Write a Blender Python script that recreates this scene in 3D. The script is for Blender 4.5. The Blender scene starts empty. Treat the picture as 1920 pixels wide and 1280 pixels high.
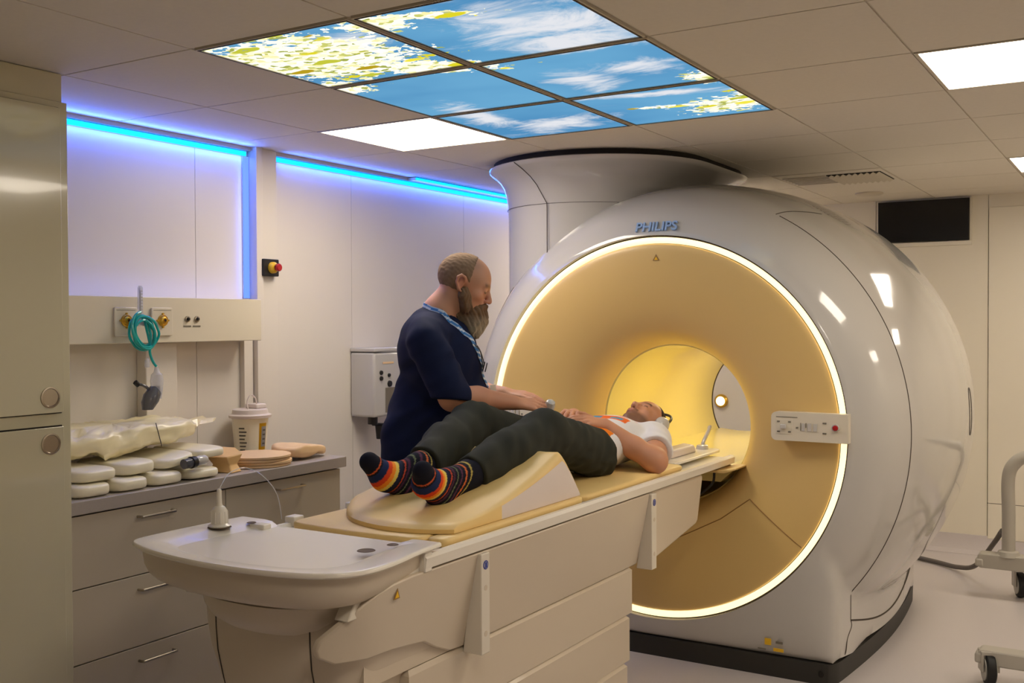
import bpy, bmesh, math, random
import numpy as np
from mathutils import Vector, Matrix, noise as mnoise
random.seed(4); np.random.seed(4)
C = bpy.context.scene.collection
SC = bpy.context.scene
PI = math.pi
# ------------------------------------------------------------------ camera, world, exposure
cam_d = bpy.data.cameras.new('camera'); cam = bpy.data.objects.new('camera', cam_d); C.objects.link(cam)
YAW, PITCH, ROLL, FPX, EYE = 0.551576, 0.0187835, -0.0042576, 1945.76, 1.52
fw = Vector((-math.sin(YAW)*math.cos(PITCH), math.cos(YAW)*math.cos(PITCH), -math.sin(PITCH)))
r0 = Vector((math.cos(YAW), math.sin(YAW), 0)); u0 = r0.cross(fw)
rr = math.cos(ROLL)*r0 + math.sin(ROLL)*u0; uu = -math.sin(ROLL)*r0 + math.cos(ROLL)*u0
cam.matrix_world = Matrix(((rr.x, uu.x, -fw.x, 0), (rr.y, uu.y, -fw.y, 0), (rr.z, uu.z, -fw.z, EYE), (0, 0, 0, 1)))
cam_d.sensor_width = 36; cam_d.sensor_fit = 'HORIZONTAL'; cam_d.lens = FPX*36/1920; cam_d.clip_start = 0.05
SC.camera = cam
w = bpy.data.worlds.new('world'); SC.world = w; w.use_nodes = True
w.node_tree.nodes['Background'].inputs[0].default_value = (0.05, 0.045, 0.04, 1)
w.node_tree.nodes['Background'].inputs[1].default_value = 0.3
vs = SC.view_settings
vs.view_transform = 'Standard'; vs.look = 'None'; vs.gamma = 1; vs.use_curve_mapping = False; vs.exposure = 1.0
PANEL_STRENGTH = 7.0
SKY_STRENGTH = 0.46
WARM = (1.0, 0.885, 0.735)

# ------------------------------------------------------------------ helpers
def lin(c):
    return tuple((v/12.92 if v <= .04045 else ((v+.055)/1.055)**2.4) for v in [x/255 for x in c])
def mat(name, rgb, rough=.5, metal=0, coat=0, emit=None, es=0, noise=0, nscale=30, bump=0, bscale=200, spec=.5, alpha=1, trans=0, sss=0, attr=None):
    m = bpy.data.materials.new(name); m.use_nodes = True
    nt = m.node_tree; b = nt.nodes['Principled BSDF']
    col = lin(rgb)
    b.inputs['Base Color'].default_value = (*col, 1)
    b.inputs['Roughness'].default_value = rough; b.inputs['Metallic'].default_value = metal
    b.inputs['Coat Weight'].default_value = coat; b.inputs['Coat Roughness'].default_value = .04
    b.inputs['Specular IOR Level'].default_value = spec
    b.inputs['Alpha'].default_value = alpha; b.inputs['Transmission Weight'].default_value = trans
    if sss:
        b.inputs['Subsurface Weight'].default_value = sss; b.inputs['Subsurface Radius'].default_value = (.012, .005, .003); b.inputs['Subsurface Scale'].default_value = 1
    if emit:
        b.inputs['Emission Color'].default_value = (*emit, 1); b.inputs['Emission Strength'].default_value = es
    if noise:
        tc = nt.nodes.new('ShaderNodeTexCoord'); n = nt.nodes.new('ShaderNodeTexNoise'); n.inputs['Scale'].default_value = nscale; n.inputs['Detail'].default_value = 4
        mp = nt.nodes.new('ShaderNodeMapRange'); mp.inputs['To Min'].default_value = 1-noise; mp.inputs['To Max'].default_value = 1+noise
        mx = nt.nodes.new('ShaderNodeVectorMath'); mx.operation = 'SCALE'; mx.inputs[0].default_value = col
        nt.links.new(tc.outputs['Object'], n.inputs['Vector']); nt.links.new(n.outputs['Fac'], mp.inputs['Value'])
        nt.links.new(mp.outputs['Result'], mx.inputs['Scale']); nt.links.new(mx.outputs[0], b.inputs['Base Color'])
    if attr:
        a = nt.nodes.new('ShaderNodeAttribute'); a.attribute_name = attr
        nt.links.new(a.outputs['Color'], b.inputs['Base Color'])
    if bump:
        tc = nt.nodes.new('ShaderNodeTexCoord'); n = nt.nodes.new('ShaderNodeTexNoise'); n.inputs['Scale'].default_value = bscale; n.inputs['Detail'].default_value = 3
        bp = nt.nodes.new('ShaderNodeBump'); bp.inputs['Strength'].default_value = bump; bp.inputs['Distance'].default_value = .002
        nt.links.new(tc.outputs['Object'], n.inputs['Vector']); nt.links.new(n.outputs['Fac'], bp.inputs['Height']); nt.links.new(bp.outputs[0], b.inputs['Normal'])
    return m

M = {}
M['wall'] = mat('painted wall', (226, 218, 208), .38, noise=.02, nscale=3)
M['wallfar'] = mat('far wall laminate', (226, 218, 200), .4, noise=.02, nscale=3)
M['tile'] = mat('ceiling tile', (222, 214, 200), .85, noise=.04, nscale=60, bump=.15, bscale=400)
M['grid'] = mat('ceiling grid metal', (200, 190, 172), .5)
M['gap'] = mat('dark gap', (35, 28, 22), .9)
M['floor'] = mat('vinyl floor', (198, 190, 188), .35, noise=.06, nscale=180, coat=.1)
M['cab'] = mat('cream cabinet laminate', (205, 197, 168), .12, noise=.015, nscale=2, coat=.5)
M['drawer'] = mat('beige drawer laminate', (190, 178, 158), .3, noise=.02, nscale=4)
M['worktop'] = mat('grey worktop', (168, 158, 150), .4, noise=.05, nscale=120)
M['steel'] = mat('brushed steel', (175, 165, 150), .28, metal=1)
M['white'] = mat('glossy white plastic', (196, 192, 186), .12, coat=.6)
M['table'] = mat('table plastic', (222, 214, 200), .3, coat=.15)
M['tableb'] = mat('table cover panel', (208, 194, 174), .35, coat=.1)
M['tabletop'] = mat('tabletop plastic', (235, 228, 216), .25, coat=.2)
M['amber'] = mat('amber front panel', (222, 188, 120), .38, coat=.1)
M['bore'] = mat('bore liner', (228, 212, 140), .2, coat=.3)
M['plinth'] = mat('dark plinth rubber', (38, 35, 30), .5)
M['seam'] = mat('seam shadow gap', (70, 60, 50), .7)
M['glow'] = mat('ring light diffuser', (255, 240, 190), .5, emit=(1.0, .80, .44), es=.75)
M['cushion'] = mat('yellow foam cushion', (236, 202, 132), .45, noise=.04, nscale=8)
M['cushw'] = mat('white cushion cover', (225, 212, 205), .45, noise=.03, nscale=10)
M['pad'] = mat('cream vinyl pad', (242, 233, 206), .35, noise=.02, nscale=10)
M['bag'] = mat('pale yellow plastic bag', (244, 230, 188), .35, noise=.05, nscale=6, coat=.2)
M['paper'] = mat('tan paper', (226, 184, 122), .6, noise=.04, nscale=12)
M['peach'] = mat('peach foam disc', (234, 198, 150), .6, noise=.04, nscale=30)
M['black'] = mat('black screen', (8, 6, 6), .25)
M['blackpl'] = mat('black plastic', (22, 20, 20), .4)
M['gold'] = mat('gold connector', (215, 170, 60), .3, metal=.6)
M['yellow'] = mat('yellow plastic', (240, 190, 30), .4)
M['red'] = mat('red plastic', (170, 20, 25), .3)
M['teal'] = mat('turquoise tube', (20, 175, 170), .25, coat=.3)
M['clear'] = mat('clear plastic', (225, 225, 235), .08, alpha=.45, coat=.5)
M['smoke'] = mat('smoked clear plastic', (90, 90, 95), .15, alpha=.8)
M['trolley'] = mat('grey painted steel', (178, 172, 160), .35, coat=.1)
M['rubber'] = mat('black rubber', (18, 18, 18), .6)
M['wheel'] = mat('grey wheel hub', (175, 172, 162), .4)
M['cable'] = mat('grey cable', (95, 88, 82), .5)
M['blue'] = mat('blue label', (40, 60, 150), .4)
M['logo'] = mat('blue logo lettering', (150, 180, 220), .35)
M['print'] = mat('grey printing', (120, 112, 98), .5)
M['panelw'] = mat('control panel plastic', (222, 212, 192), .3, coat=.1)
M['led'] = mat('blue led strip', (0, 90, 255), .5, emit=(0.0, .30, 1.0), es=1.6)
M['led2'] = mat('blue led strip deep', (20, 60, 255), .5, emit=(.15, .30, 1.0), es=.60)
M['lamp'] = mat('light panel diffuser', (255, 255, 255), .5, emit=WARM, es=PANEL_STRENGTH)
M['bulb'] = mat('warm lamp lens', (255, 230, 170), .4, emit=(1, .72, .35), es=2)

def mesh_obj(name, bm, m, parent=None, smooth=True, ang=35, bevel=0, seg=2):
    if smooth:
        bm.normal_update()
        for f in bm.faces: f.smooth = True
        for e in bm.edges:
            if len(e.link_faces) == 2 and e.calc_face_angle(0) > math.radians(ang): e.smooth = False
    me = bpy.data.meshes.new(name); bm.to_mesh(me); bm.free()
    ms = m if isinstance(m, (list, tuple)) else [m]
    for x in ms: me.materials.append(x)
    o = bpy.data.objects.new(name, me); C.objects.link(o)
    if parent is not None: o.parent = parent
    if bevel:
        b = o.modifiers.new('bevel', 'BEVEL'); b.width = bevel; b.segments = seg; b.limit_method = 'ANGLE'; b.angle_limit = math.radians(40); b.harden_normals = False
    return o
def tag(o, label=None, cat=None, group=None, kind=None):
    if label: o['label'] = label
    if cat: o['category'] = cat
    if group: o['group'] = group
    if kind: o['kind'] = kind
    return o
def thing(name, label, cat, loc=(0, 0, 0), rz=0, group=None):
    o = bpy.data.objects.new(name, None); C.objects.link(o); o.location = loc; o.rotation_euler = (0, 0, rz); o.empty_display_size = .05
    return tag(o, label, cat, group)
def dup(root, loc=None, rz=None, label=None, parent=None):
    r = root.copy(); C.objects.link(r)
    if parent is not None: r.parent = parent
    if loc is not None: r.location = loc
    if rz is not None: r.rotation_euler = (r.rotation_euler.x, r.rotation_euler.y, rz)
    if label: r['label'] = label
    for ch in [o for o in bpy.data.objects if o.parent == root]:
        dup(ch, parent=r)
    return r
def BM(): return bmesh.new()
def box(bm, x0, x1, y0, y1, z0, z1, M4=None, mi=0):
    vs_ = [bm.verts.new((x, y, z)) for x in (x0, x1) for y in (y0, y1) for z in (z0, z1)]
    fs = [(0, 1, 3, 2), (4, 6, 7, 5), (0, 4, 5, 1), (2, 3, 7, 6), (0, 2, 6, 4), (1, 5, 7, 3)]
    out = []
    for f in fs:
        ff = bm.faces.new([vs_[i] for i in f]); ff.material_index = mi; out.append(ff)
    if M4 is not None: bmesh.ops.transform(bm, matrix=M4, verts=vs_)
    return vs_
def bxo(name, x0, x1, y0, y1, z0, z1, m, parent=None, bevel=.002, seg=2):
    bm = BM(); box(bm, x0, x1, y0, y1, z0, z1); return mesh_obj(name, bm, m, parent, bevel=bevel, seg=seg)
def cyl(bm, p0, p1, r0_, r1_=None, n=20, caps=True):
    p0, p1 = Vector(p0), Vector(p1); r1_ = r0_ if r1_ is None else r1_
    d = (p1-p0).normalized(); a = d.orthogonal().normalized(); b = d.cross(a)
    A = [bm.verts.new(p0+r0_*(math.cos(t)*a+math.sin(t)*b)) for t in [2*PI*i/n for i in range(n)]]
    B = [bm.verts.new(p1+r1_*(math.cos(t)*a+math.sin(t)*b)) for t in [2*PI*i/n for i in range(n)]]
    for i in range(n): bm.faces.new((A[i], A[(i+1) % n], B[(i+1) % n], B[i]))
    if caps: bm.faces.new(A[::-1]); bm.faces.new(B)
def catmull(pts, per=8, closed=False):
    P = [Vector(p) for p in pts]; n = len(P); out = []
    rng = range(n) if closed else range(n-1)
    for i in rng:
        g = (lambda k: P[k % n]) if closed else (lambda k: P[min(max(k, 0), n-1)])
        a, b, c, d = g(i-1), g(i), g(i+1), g(i+2)
        for s in range(per):
            t = s/per
            out.append(.5*((2*b)+(-a+c)*t+(2*a-5*b+4*c-d)*t*t+(-a+3*b-3*c+d)*t**3))
    if not closed: out.append(P[-1])
    return out
def tube(bm, pts, r, n=10, closed=False, rfun=None, flat=1.0, upv=None):
    P = [Vector(p) for p in pts]; N = len(P); rings = []; prev = None
    for i, p in enumerate(P):
        q0 = P[(i-1) % N] if (closed or i > 0) else P[0]; q1 = P[(i+1) % N] if (closed or i < N-1) else P[-1]
        d = (q1-q0).normalized()
        if upv is not None:
            b = d.cross(Vector(upv)).normalized(); a = b.cross(d)
        else:
            a = d.orthogonal().normalized() if prev is None else (prev-d*prev.dot(d)).normalized()
            b = d.cross(a)
        prev = a; R_ = r if rfun is None else rfun(i/(N-1))
        rings.append([bm.verts.new(p+R_*(math.cos(2*PI*k/n)*a*flat+math.sin(2*PI*k/n)*b)) for k in range(n)])
    for i in range(N if closed else N-1):
        A, B = rings[i], rings[(i+1) % N]
        for k in range(n): bm.faces.new((A[k], A[(k+1) % n], B[(k+1) % n], B[k]))
    if not closed: bm.faces.new(rings[0][::-1]); bm.faces.new(rings[-1])
def revolve(bm, prof, n=96, origin=(0, 0, 0), axis='Y', cap0=False, cap1=False, a0=0, a1=2*PI):
    ox, oy, oz = origin; full = abs(a1-a0-2*PI) < 1e-6; rings = []
    for (h, r) in prof:
        ring = []
        for k in range(n if full else n+1):
            t = a0+(a1-a0)*k/n
            c, s = r*math.cos(t), r*math.sin(t)
            ring.append(bm.verts.new({'Y': (ox+c, oy+h, oz+s), 'Z': (ox+c, oy+s, oz+h), 'X': (ox+h, oy+c, oz+s)}[axis]))
        rings.append(ring)
    m_ = n if full else n
    for A, B in zip(rings, rings[1:]):
        for k in range(m_):
            k2 = (k+1) % len(A); bm.faces.new((A[k], A[k2], B[k2], B[k]))
    if cap0: bm.faces.new(rings[0])
    if cap1: bm.faces.new(rings[-1][::-1])
    bmesh.ops.recalc_face_normals(bm, faces=bm.faces[:])
    return rings
def loft(bm, loops, cap0=True, cap1=True):
    R_ = [[bm.verts.new(p) for p in L] for L in loops]
    n = len(R_[0])
    for A, B in zip(R_, R_[1:]):
        for k in range(n): bm.faces.new((A[k], A[(k+1) % n], B[(k+1) % n], B[k]))
    if cap0: bm.faces.new(R_[0][::-1])
    if cap1: bm.faces.new(R_[-1])
    bmesh.ops.recalc_face_normals(bm, faces=bm.faces[:])
def prism(bm, poly, z0, z1, fn):
    """poly: 2-D list; fn(u,v,w)->xyz ; extruded from w=z0 to z1"""
    loft(bm, [[fn(u, v, z0) for u, v in poly], [fn(u, v, z1) for u, v in poly]])
def rrect(x0, x1, y0, y1, r, n=6):
    out = []
    for cx, cy, a in ((x1-r, y1-r, 0), (x0+r, y1-r, PI/2), (x0+r, y0+r, PI), (x1-r, y0+r, 1.5*PI)):
        for k in range(n+1):
            t = a+k*PI/2/n; out.append((cx+r*math.cos(t), cy+r*math.sin(t)))
    return out
def resample(poly, n):
    P = [Vector((p[0], p[1], 0)) for p in poly]; L = [0]
    for i in range(len(P)): L.append(L[-1]+(P[(i+1) % len(P)]-P[i]).length)
    out = []; j = 0
    for k in range(n):
        s = L[-1]*k/n
        while L[j+1] < s: j += 1
        t = (s-L[j])/max(L[j+1]-L[j], 1e-9); q = P[j].lerp(P[(j+1) % len(P)], t); out.append((q.x, q.y))
    return out
def text_obj(name, s, size, m, matrix, parent=None, ext=.0005, shear=0, align='LEFT', bold=0):
    cu = bpy.data.curves.new(name, 'FONT'); cu.body = s; cu.size = size; cu.extrude = ext; cu.shear = shear; cu.align_x = align; cu.offset = bold
    t = bpy.data.objects.new(name, cu); C.objects.link(t)
    dg = bpy.context.evaluated_depsgraph_get(); me = bpy.data.meshes.new_from_object(t.evaluated_get(dg)); bpy.data.objects.remove(t)
    me.name = name; me.materials.clear(); me.materials.append(m)
    me.transform(matrix)
    o = bpy.data.objects.new(name, me); C.objects.link(o)
    if parent is not None: o.parent = parent
    return o
def frame(loc, x, z):
    """matrix with local X along x and local Z along z"""
    x = Vector(x).normalized(); z = Vector(z).normalized(); y = z.cross(x).normalized(); x = y.cross(z)
    return Matrix(((x.x, y.x, z.x, loc[0]), (x.y, y.y, z.y, loc[1]), (x.z, y.z, z.z, loc[2]), (0, 0, 0, 1)))

# ------------------------------------------------------------------ room shell
WX, FY, CZ = -3.56, 7.35, 2.33
RX, NY = 2.1, -1.7
fl = tag(bxo('floor', WX-.1, RX+.1, NY-.1, FY+.1, -.08, 0, M['floor'], bevel=0), kind='structure')
# ceiling: tiles with gaps between them, dark void plate above
GX, GY = -2.42, 2.13
panels_sky = [(0, 0), (1, 0), (0, 1), (1, 1), (0, 2), (1, 2)]
panels_light = [(-1, 2), (3, 2), (3, 6), (3, -2), (-1, 6), (5, 6), (6, 3)]  # last three are unseen panels, added to brighten the far end
vent_cells = [(1, 6)]
bm = BM()
for i in range(-3, 9):
    for j in range(-8, 10):
        if (i, j) in panels_sky+panels_light+vent_cells: continue
        x0, y0 = max(GX+.6*i+.0035, WX), max(GY+.6*j+.0035, NY); x1, y1 = min(GX+.6*(i+1)-.0035, RX), min(GY+.6*(j+1)-.0035, FY)
        if x1-x0 < .02 or y1-y0 < .02: continue
        box(bm, x0, x1, y0, y1, CZ, CZ+.015)
o = mesh_obj('ceiling', bm, M['tile'], bevel=.0); tag(o, kind='structure')
tag(bxo('ceiling', WX-.1, RX+.1, NY-.1, FY+.1, CZ+.06, CZ+.1, M['gap'], bevel=0), kind='structure')
bm = BM()
for i in range(-3, 10):
    x = GX+.6*i
    if WX < x < RX: box(bm, x-.011, x+.011, NY, FY, CZ+.004, CZ+.012)
for j in range(-8, 11):
    y = GY+.6*j
    if NY < y < FY: box(bm, WX, RX, y-.011, y+.011, CZ+.0045, CZ+.0118)
tag(mesh_obj('trim_1', bm, M['grid'], smooth=False), kind='structure')
# walls
def wall(name, boxes, m):
    bm = BM()
    for b in boxes: box(bm, *b)
    return tag(mesh_obj(name, bm, m, bevel=.0), kind='structure')
ys = [NY, 1.05, 2.1, 3.148, 4.188, 5.23, 6.27, FY]
bs = [(WX-.03, WX, a+.0012, b-.0012, 0, CZ+.06) for a, b in zip(ys, ys[1:])]
wall('wall_left', bs, M['wall'])
tag(bxo('wall_left', WX-.1, WX-.031, NY-.1, FY+.1, 0, CZ+.1, M['seam'], bevel=0), kind='structure')
xs = [WX, -2.35, -1.6, -.897, .25, RX]
wall('wall_far', [(a+.0015, b-.0015, FY, FY+.03, 0, CZ+.06) for a, b in zip(xs, xs[1:])], M['wallfar'])
tag(bxo('wall_far', WX-.1, RX+.1, FY+.031, FY+.1, 0, CZ+.1, M['gap'], bevel=0), kind='structure')
wall('wall_right', [(RX, RX+.1, NY-.1, FY+.1, 0, CZ+.1)], M['wallfar'])
wall('wall_near', [(WX-.1, RX+.1, NY-.1, NY, 0, CZ+.1)], M['wallfar'])
# door in the far wall, coved skirting
d = tag(bxo('door_1', -.893, .02, FY-.012, FY, .10, 2.247, M['wallfar'], bevel=.003), kind='structure')
tag(bxo('trim_2', -.897, .025, FY-.013, FY-.001, .33, .333, M['seam'], bevel=0), kind='structure')
bm = BM(); prof = [(FY, .115), (FY-.008, .115), (FY-.012, .06), (FY-.03, .02), (FY-.09, .002), (FY-.09, 0), (FY, 0)]
loft(bm, [[(WX, a, b) for a, b in prof], [(RX, a, b) for a, b in prof]])
tag(mesh_obj('baseboard_far', bm, M['floor']), kind='structure')
bm = BM(); loft(bm, [[(WX+(FY-a), NY, b) for a, b in prof], [(WX+(FY-a), FY, b) for a, b in prof]])
tag(mesh_obj('baseboard_left', bm, M['floor']), kind='structure')
# post between the two wall bays
bm = BM(); box(bm, WX, WX+.055, 3.46, 3.50, 0, CZ); box(bm, WX, WX+.035, 3.502, 3.61, 0, CZ)
tag(mesh_obj('trim_3', bm, M['wall'], bevel=.002), kind='structure')
# cornice above the led strips
bm = BM(); box(bm, WX, WX+.022, 2.12, 3.46, 2.312, CZ); box(bm, WX, WX+.022, 3.61, FY, 2.312, CZ)
tag(mesh_obj('trim_4', bm, M['grid']), kind='structure')
def led(name, label, b, m):
    t = thing(name, label, 'light strip', ((b[0]+b[1])/2, (b[2]+b[3])/2, (b[4]+b[5])/2))
    cx, cy, cz = t.location
    bxo('diffuser', b[0]-cx, b[1]-cx, b[2]-cy, b[3]-cy, b[4]-cz, b[5]-cz, m, t, bevel=0)
    bxo('channel', WX-cx, b[0]-.0005-cx, b[2]-.004-cy, b[3]+.004-cy, b[4]-.002-cz, b[5]+.002-cz, M['grid'], t, bevel=0)
led('led_strip', 'blue glowing light strip over the counter bay, along the top of the wall', (WX+.004, WX+.012, 2.14, 3.44, 2.288, 2.308), M['led'])
led('led_strip', 'vertical blue light strip beside the wall post, above the socket rail', (WX+.004, WX+.012, 3.424, 3.454, 1.635, 2.285), M['led2'])
led('led_strip', 'long blue glowing light strip on the wall behind the bearded man', (WX+.004, WX+.012, 3.63, 6.4, 2.288, 2.308), M['led'])
led('led_strip', 'short glowing blue strip standing in for a blue-lit raised ceiling edge left of the scanner column', (WX+.075, WX+.083, 4.65, 6.4, 2.312, 2.324), M['led'])  # glowing strip added in place of a raised ceiling side lit blue

def strip_lamp(par, loc, sx, sy, direction, col, watts):
    ld = bpy.data.lights.new('led_glow', 'AREA'); ld.shape = 'RECTANGLE'; ld.size = sx; ld.size_y = sy; ld.energy = watts; ld.color = col
    o = bpy.data.objects.new('led_glow', ld); C.objects.link(o); o.matrix_world = Matrix.Translation(loc) @ Vector(direction).to_track_quat('-Z', 'Y').to_matrix().to_4x4(); return o
BL = (.06, .16, 1.0)
def along(loc, ly, w_, direction, watts, vertical=False):
    d = Vector(direction).normalized(); x = Vector((0, 0, 1)) if vertical else Vector((0, 1, 0)); z = -d; y = z.cross(x)
    ld = bpy.data.lights.new('led_glow', 'AREA'); ld.shape = 'RECTANGLE'; ld.size = ly; ld.size_y = w_; ld.energy = watts; ld.color = BL
    o = bpy.data.objects.new('led_glow', ld); C.objects.link(o)
    o.matrix_world = Matrix(((x.x, y.x, z.x, loc[0]), (x.y, y.y, z.y, loc[1]), (x.z, y.z, z.z, loc[2]), (0, 0, 0, 1)))
along((WX+.022, 2.79, 2.286), 1.28, .012, (-.25, 0, -1), 1.1)
along((WX+.022, 5.0, 2.286), 2.7, .012, (-.25, 0, -1), 1.6)
along((WX+.05, 2.79, 2.29), 1.28, .012, (.9, 0, .55), 1.5)
along((WX+.05, 5.0, 2.29), 2.7, .012, (.9, 0, .55), 1.6)
along((WX+.016, 3.42, 1.96), .64, .012, (-.2, -1, 0), .10, True)
along((WX+.07, 2.79, 1.632), 1.2, .012, (-.4, 0, 1), .14)
# ------------------------------------------------------------------ ceiling lights
def light_panel(i, j, label):
    x0, y0 = GX+.6*i, GY+.6*j
    t = thing('ceiling_light', label, 'ceiling light', (x0+.3, y0+.3, CZ), group='white ceiling light panels')
    bxo('diffuser', -.286, .286, -.286, .286, -.001, .004, M['lamp'], t, bevel=0)
    bm = BM()
    for s in (-1, 1):
        box(bm, min(s*.297, s*.286), max(s*.297, s*.286), -.297, .297, -.003, .012); box(bm, -.286, .286, min(s*.297, s*.286), max(s*.297, s*.286), -.003, .012)
    mesh_obj('frame', bm, M['grid'], t, smooth=False)
    return t
LP = ['square white light panel beside the sky panels, left of the scanner column', 'bright white light panel at the top right of the ceiling', 'far white light panel at the right edge of the ceiling near the back wall']
for n, (i, j) in enumerate(panels_light):
    t = light_panel(i, j, LP[n] if n < 3 else ['white light panel behind the camera, on the right', 'unseen light panel added behind the scanner column', 'unseen light panel added in the far right corner of the ceiling', 'unseen light panel added along the right wall beyond the frame'][n-3])

def sky_material():
    m = bpy.data.materials.new('backlit sky picture'); m.use_nodes = True; nt = m.node_tree; nt.nodes.clear()
    N = nt.nodes.new; L = nt.links.new
    out = N('ShaderNodeOutputMaterial'); em = N('ShaderNodeEmission'); em.inputs['Strength'].default_value = SKY_STRENGTH
    geo = N('ShaderNodeNewGeometry'); sep = N('ShaderNodeSeparateXYZ'); L(geo.outputs['Position'], sep.inputs[0])
    def math_(op, a, b=None, c=None, clamp=False):
        n = N('ShaderNodeMath'); n.operation = op; n.use_clamp = clamp
        for k, v in enumerate((a, b, c)):
            if v is None: continue
            if isinstance(v, (int, float)): n.inputs[k].default_value = v
            else: L(v, n.inputs[k])
        return n.outputs[0]
    def dist(cx, cy, sx, sy, rot=0):
        dx = math_('SUBTRACT', sep.outputs[0], cx); dy = math_('SUBTRACT', sep.outputs[1], cy)
        c, s = math.cos(rot), math.sin(rot)
        ex = math_('MULTIPLY', math_('ADD', math_('MULTIPLY', dx, c), math_('MULTIPLY', dy, s)), 1/sx)
        ey = math_('MULTIPLY', math_('SUBTRACT', math_('MULTIPLY', dy, c), math_('MULTIPLY', dx, s)), 1/sy)
        return math_('SQRT', math_('ADD', math_('MULTIPLY', ex, ex), math_('MULTIPLY', ey, ey)))
    def noise_(scale, detail, rough=.6, dist_=0, off=0):
        n = N('ShaderNodeTexNoise'); n.inputs['Scale'].default_value = scale; n.inputs['Detail'].default_value = detail; n.inputs['Roughness'].default_value = rough; n.inputs['Distortion'].default_value = dist_
        mp = N('ShaderNodeMapping'); mp.inputs['Location'].default_value = (off, off*.7, 0); mp.inputs['Scale'].default_value = (1, 1.7, 1); L(geo.outputs['Position'], mp.inputs[0]); L(mp.outputs[0], n.inputs['Vector']); return n.outputs['Fac']
    def mix(f, a, b):
        n = N('ShaderNodeMix'); n.data_type = 'RGBA'; L(f, n.inputs[0])
        for k, v in ((6, a), (7, b)):
            if isinstance(v, tuple): n.inputs[k].default_value = (*v, 1)
            else: L(v, n.inputs[k])
        return n.outputs[2]
    def ss(v, a, b):
        n = N('ShaderNodeMapRange'); n.interpolation_type = 'SMOOTHSTEP'; L(v, n.inputs[0]); n.inputs[1].default_value = a; n.inputs[2].default_value = b; return n.outputs[0]
    nz = noise_(3.4, 9, .68, .8)
    # clouds: big one in the first right panel, one in the middle right, one in the far left
    blob = None
    for cx, cy, sx, sy, r in ((-1.36, 2.48, .42, .22, .5), (-1.40, 2.66, .26, .14, .2), (-1.62, 3.10, .13, .2, .1), (-1.42, 3.02, .22, .11, .3), (-2.05, 3.72, .26, .13, -.3), (-2.25, 3.42, .1, .28, .1), (-1.5, 3.42, .3, .05, .2), (-1.95, 2.35, .14, .1, 0)):
        b = math_('SUBTRACT', 1.25, dist(cx, cy, sx, sy, r)); blob = b if blob is None else math_('MAXIMUM', blob, b)
    cl = ss(math_('ADD', blob, math_('MULTIPLY', math_('SUBTRACT', nz, .5), 3.6)), .1, 1.25)
    base = mix(ss(noise_(1.1, 3, .5, 0, 3), .3, .7), lin((84, 150, 200)), lin((112, 178, 220)))
    col = mix(cl, base, lin((238, 240, 246)))
    # leaves and blossom
    lf = None
    for cx, cy, sx, sy, r in ((-2.22, 2.40, .40, .30, .3), (-1.98, 2.66, .30, .09, .5), (-1.80, 2.22, .12, .10, 0), (-2.36, 2.76, .10, .10, 0), (-1.66, 2.22, .22, .035, .3), (-1.16, 3.60, .34, .13, -.9), (-1.3, 3.72, .26, .14, -.2), (-1.24, 3.28, .1, .12, 0), (-1.52, 3.66, .2, .03, .2)):
        b = math_('SUBTRACT', 1.2, dist(cx, cy, sx, sy, r)); lf = b if lf is None else math_('MAXIMUM', lf, b)
    def cells(scale, rot, sx, sy, warp, ns):
        vor = N('ShaderNodeTexVoronoi'); vor.inputs['Scale'].default_value = scale
        nd = N('ShaderNodeTexNoise'); nd.inputs['Scale'].default_value = ns; nd.inputs['Detail'].default_value = 3; L(geo.outputs['Position'], nd.inputs['Vector'])
        vm = N('ShaderNodeVectorMath'); vm.operation = 'MULTIPLY_ADD'; L(nd.outputs['Color'], vm.inputs[0]); vm.inputs[1].default_value = (warp, warp, 0); L(geo.outputs['Position'], vm.inputs[2])
        st = N('ShaderNodeMapping'); st.inputs['Rotation'].default_value = (0, 0, rot); st.inputs['Scale'].default_value = (sx, sy, .01); L(vm.outputs[0], st.inputs[0]); L(st.outputs[0], vor.inputs['Vector'])
        sp = N('ShaderNodeSeparateXYZ'); L(vor.outputs['Color'], sp.inputs[0]); return vor.outputs['Distance'], sp
    def ramp(v, cols):
        cr = N('ShaderNodeValToRGB'); cr.color_ramp.interpolation = 'CONSTANT'; e = cr.color_ramp.elements
        e[0].position, e[0].color = 0, (*lin(cols[0][1]), 1); e[1].position = cols[1][0]; e[1].color = (*lin(cols[1][1]), 1)
        for p, c in cols[2:]:
            q = e.new(p); q.color = (*lin(c), 1)
        L(v, cr.inputs[0]); return cr.outputs[0]
    d1, s1 = cells(52, .5, .8, 1.2, .03, 30)
    fine = ramp(s1.outputs[0], [(0, (255, 253, 236)), (.34, (240, 234, 170)), (.46, (255, 252, 232)), (.62, (196, 198, 110)), (.70, (250, 246, 205)), (.86, (158, 166, 80)), (.93, (255, 255, 245))])
    d2, s2 = cells(13, .9, .55, 1.5, .05, 9)
    leaf = ramp(s2.outputs[0], [(0, (214, 204, 40)), (.35, (188, 190, 60)), (.6, (232, 220, 70)), (.85, (176, 150, 30))])
    lmask = math_('MULTIPLY', ss(d2, .42, .36), ss(s2.outputs[1], .50, .54))
    leafcol = mix(lmask, fine, leaf)
    fm = math_('ADD', math_('MULTIPLY', lf, 1.25), math_('MULTIPLY', math_('SUBTRACT', s1.outputs[1], .5), .55))
    fm = math_('ADD', fm, math_('MULTIPLY', math_('SUBTRACT', noise_(11, 5, .65, .3, 7), .5), 1.9))
    fm = math_('ADD', fm, math_('MULTIPLY', lmask, .25))
    col = mix(ss(fm, .42, .5), col, leafcol)
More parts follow.
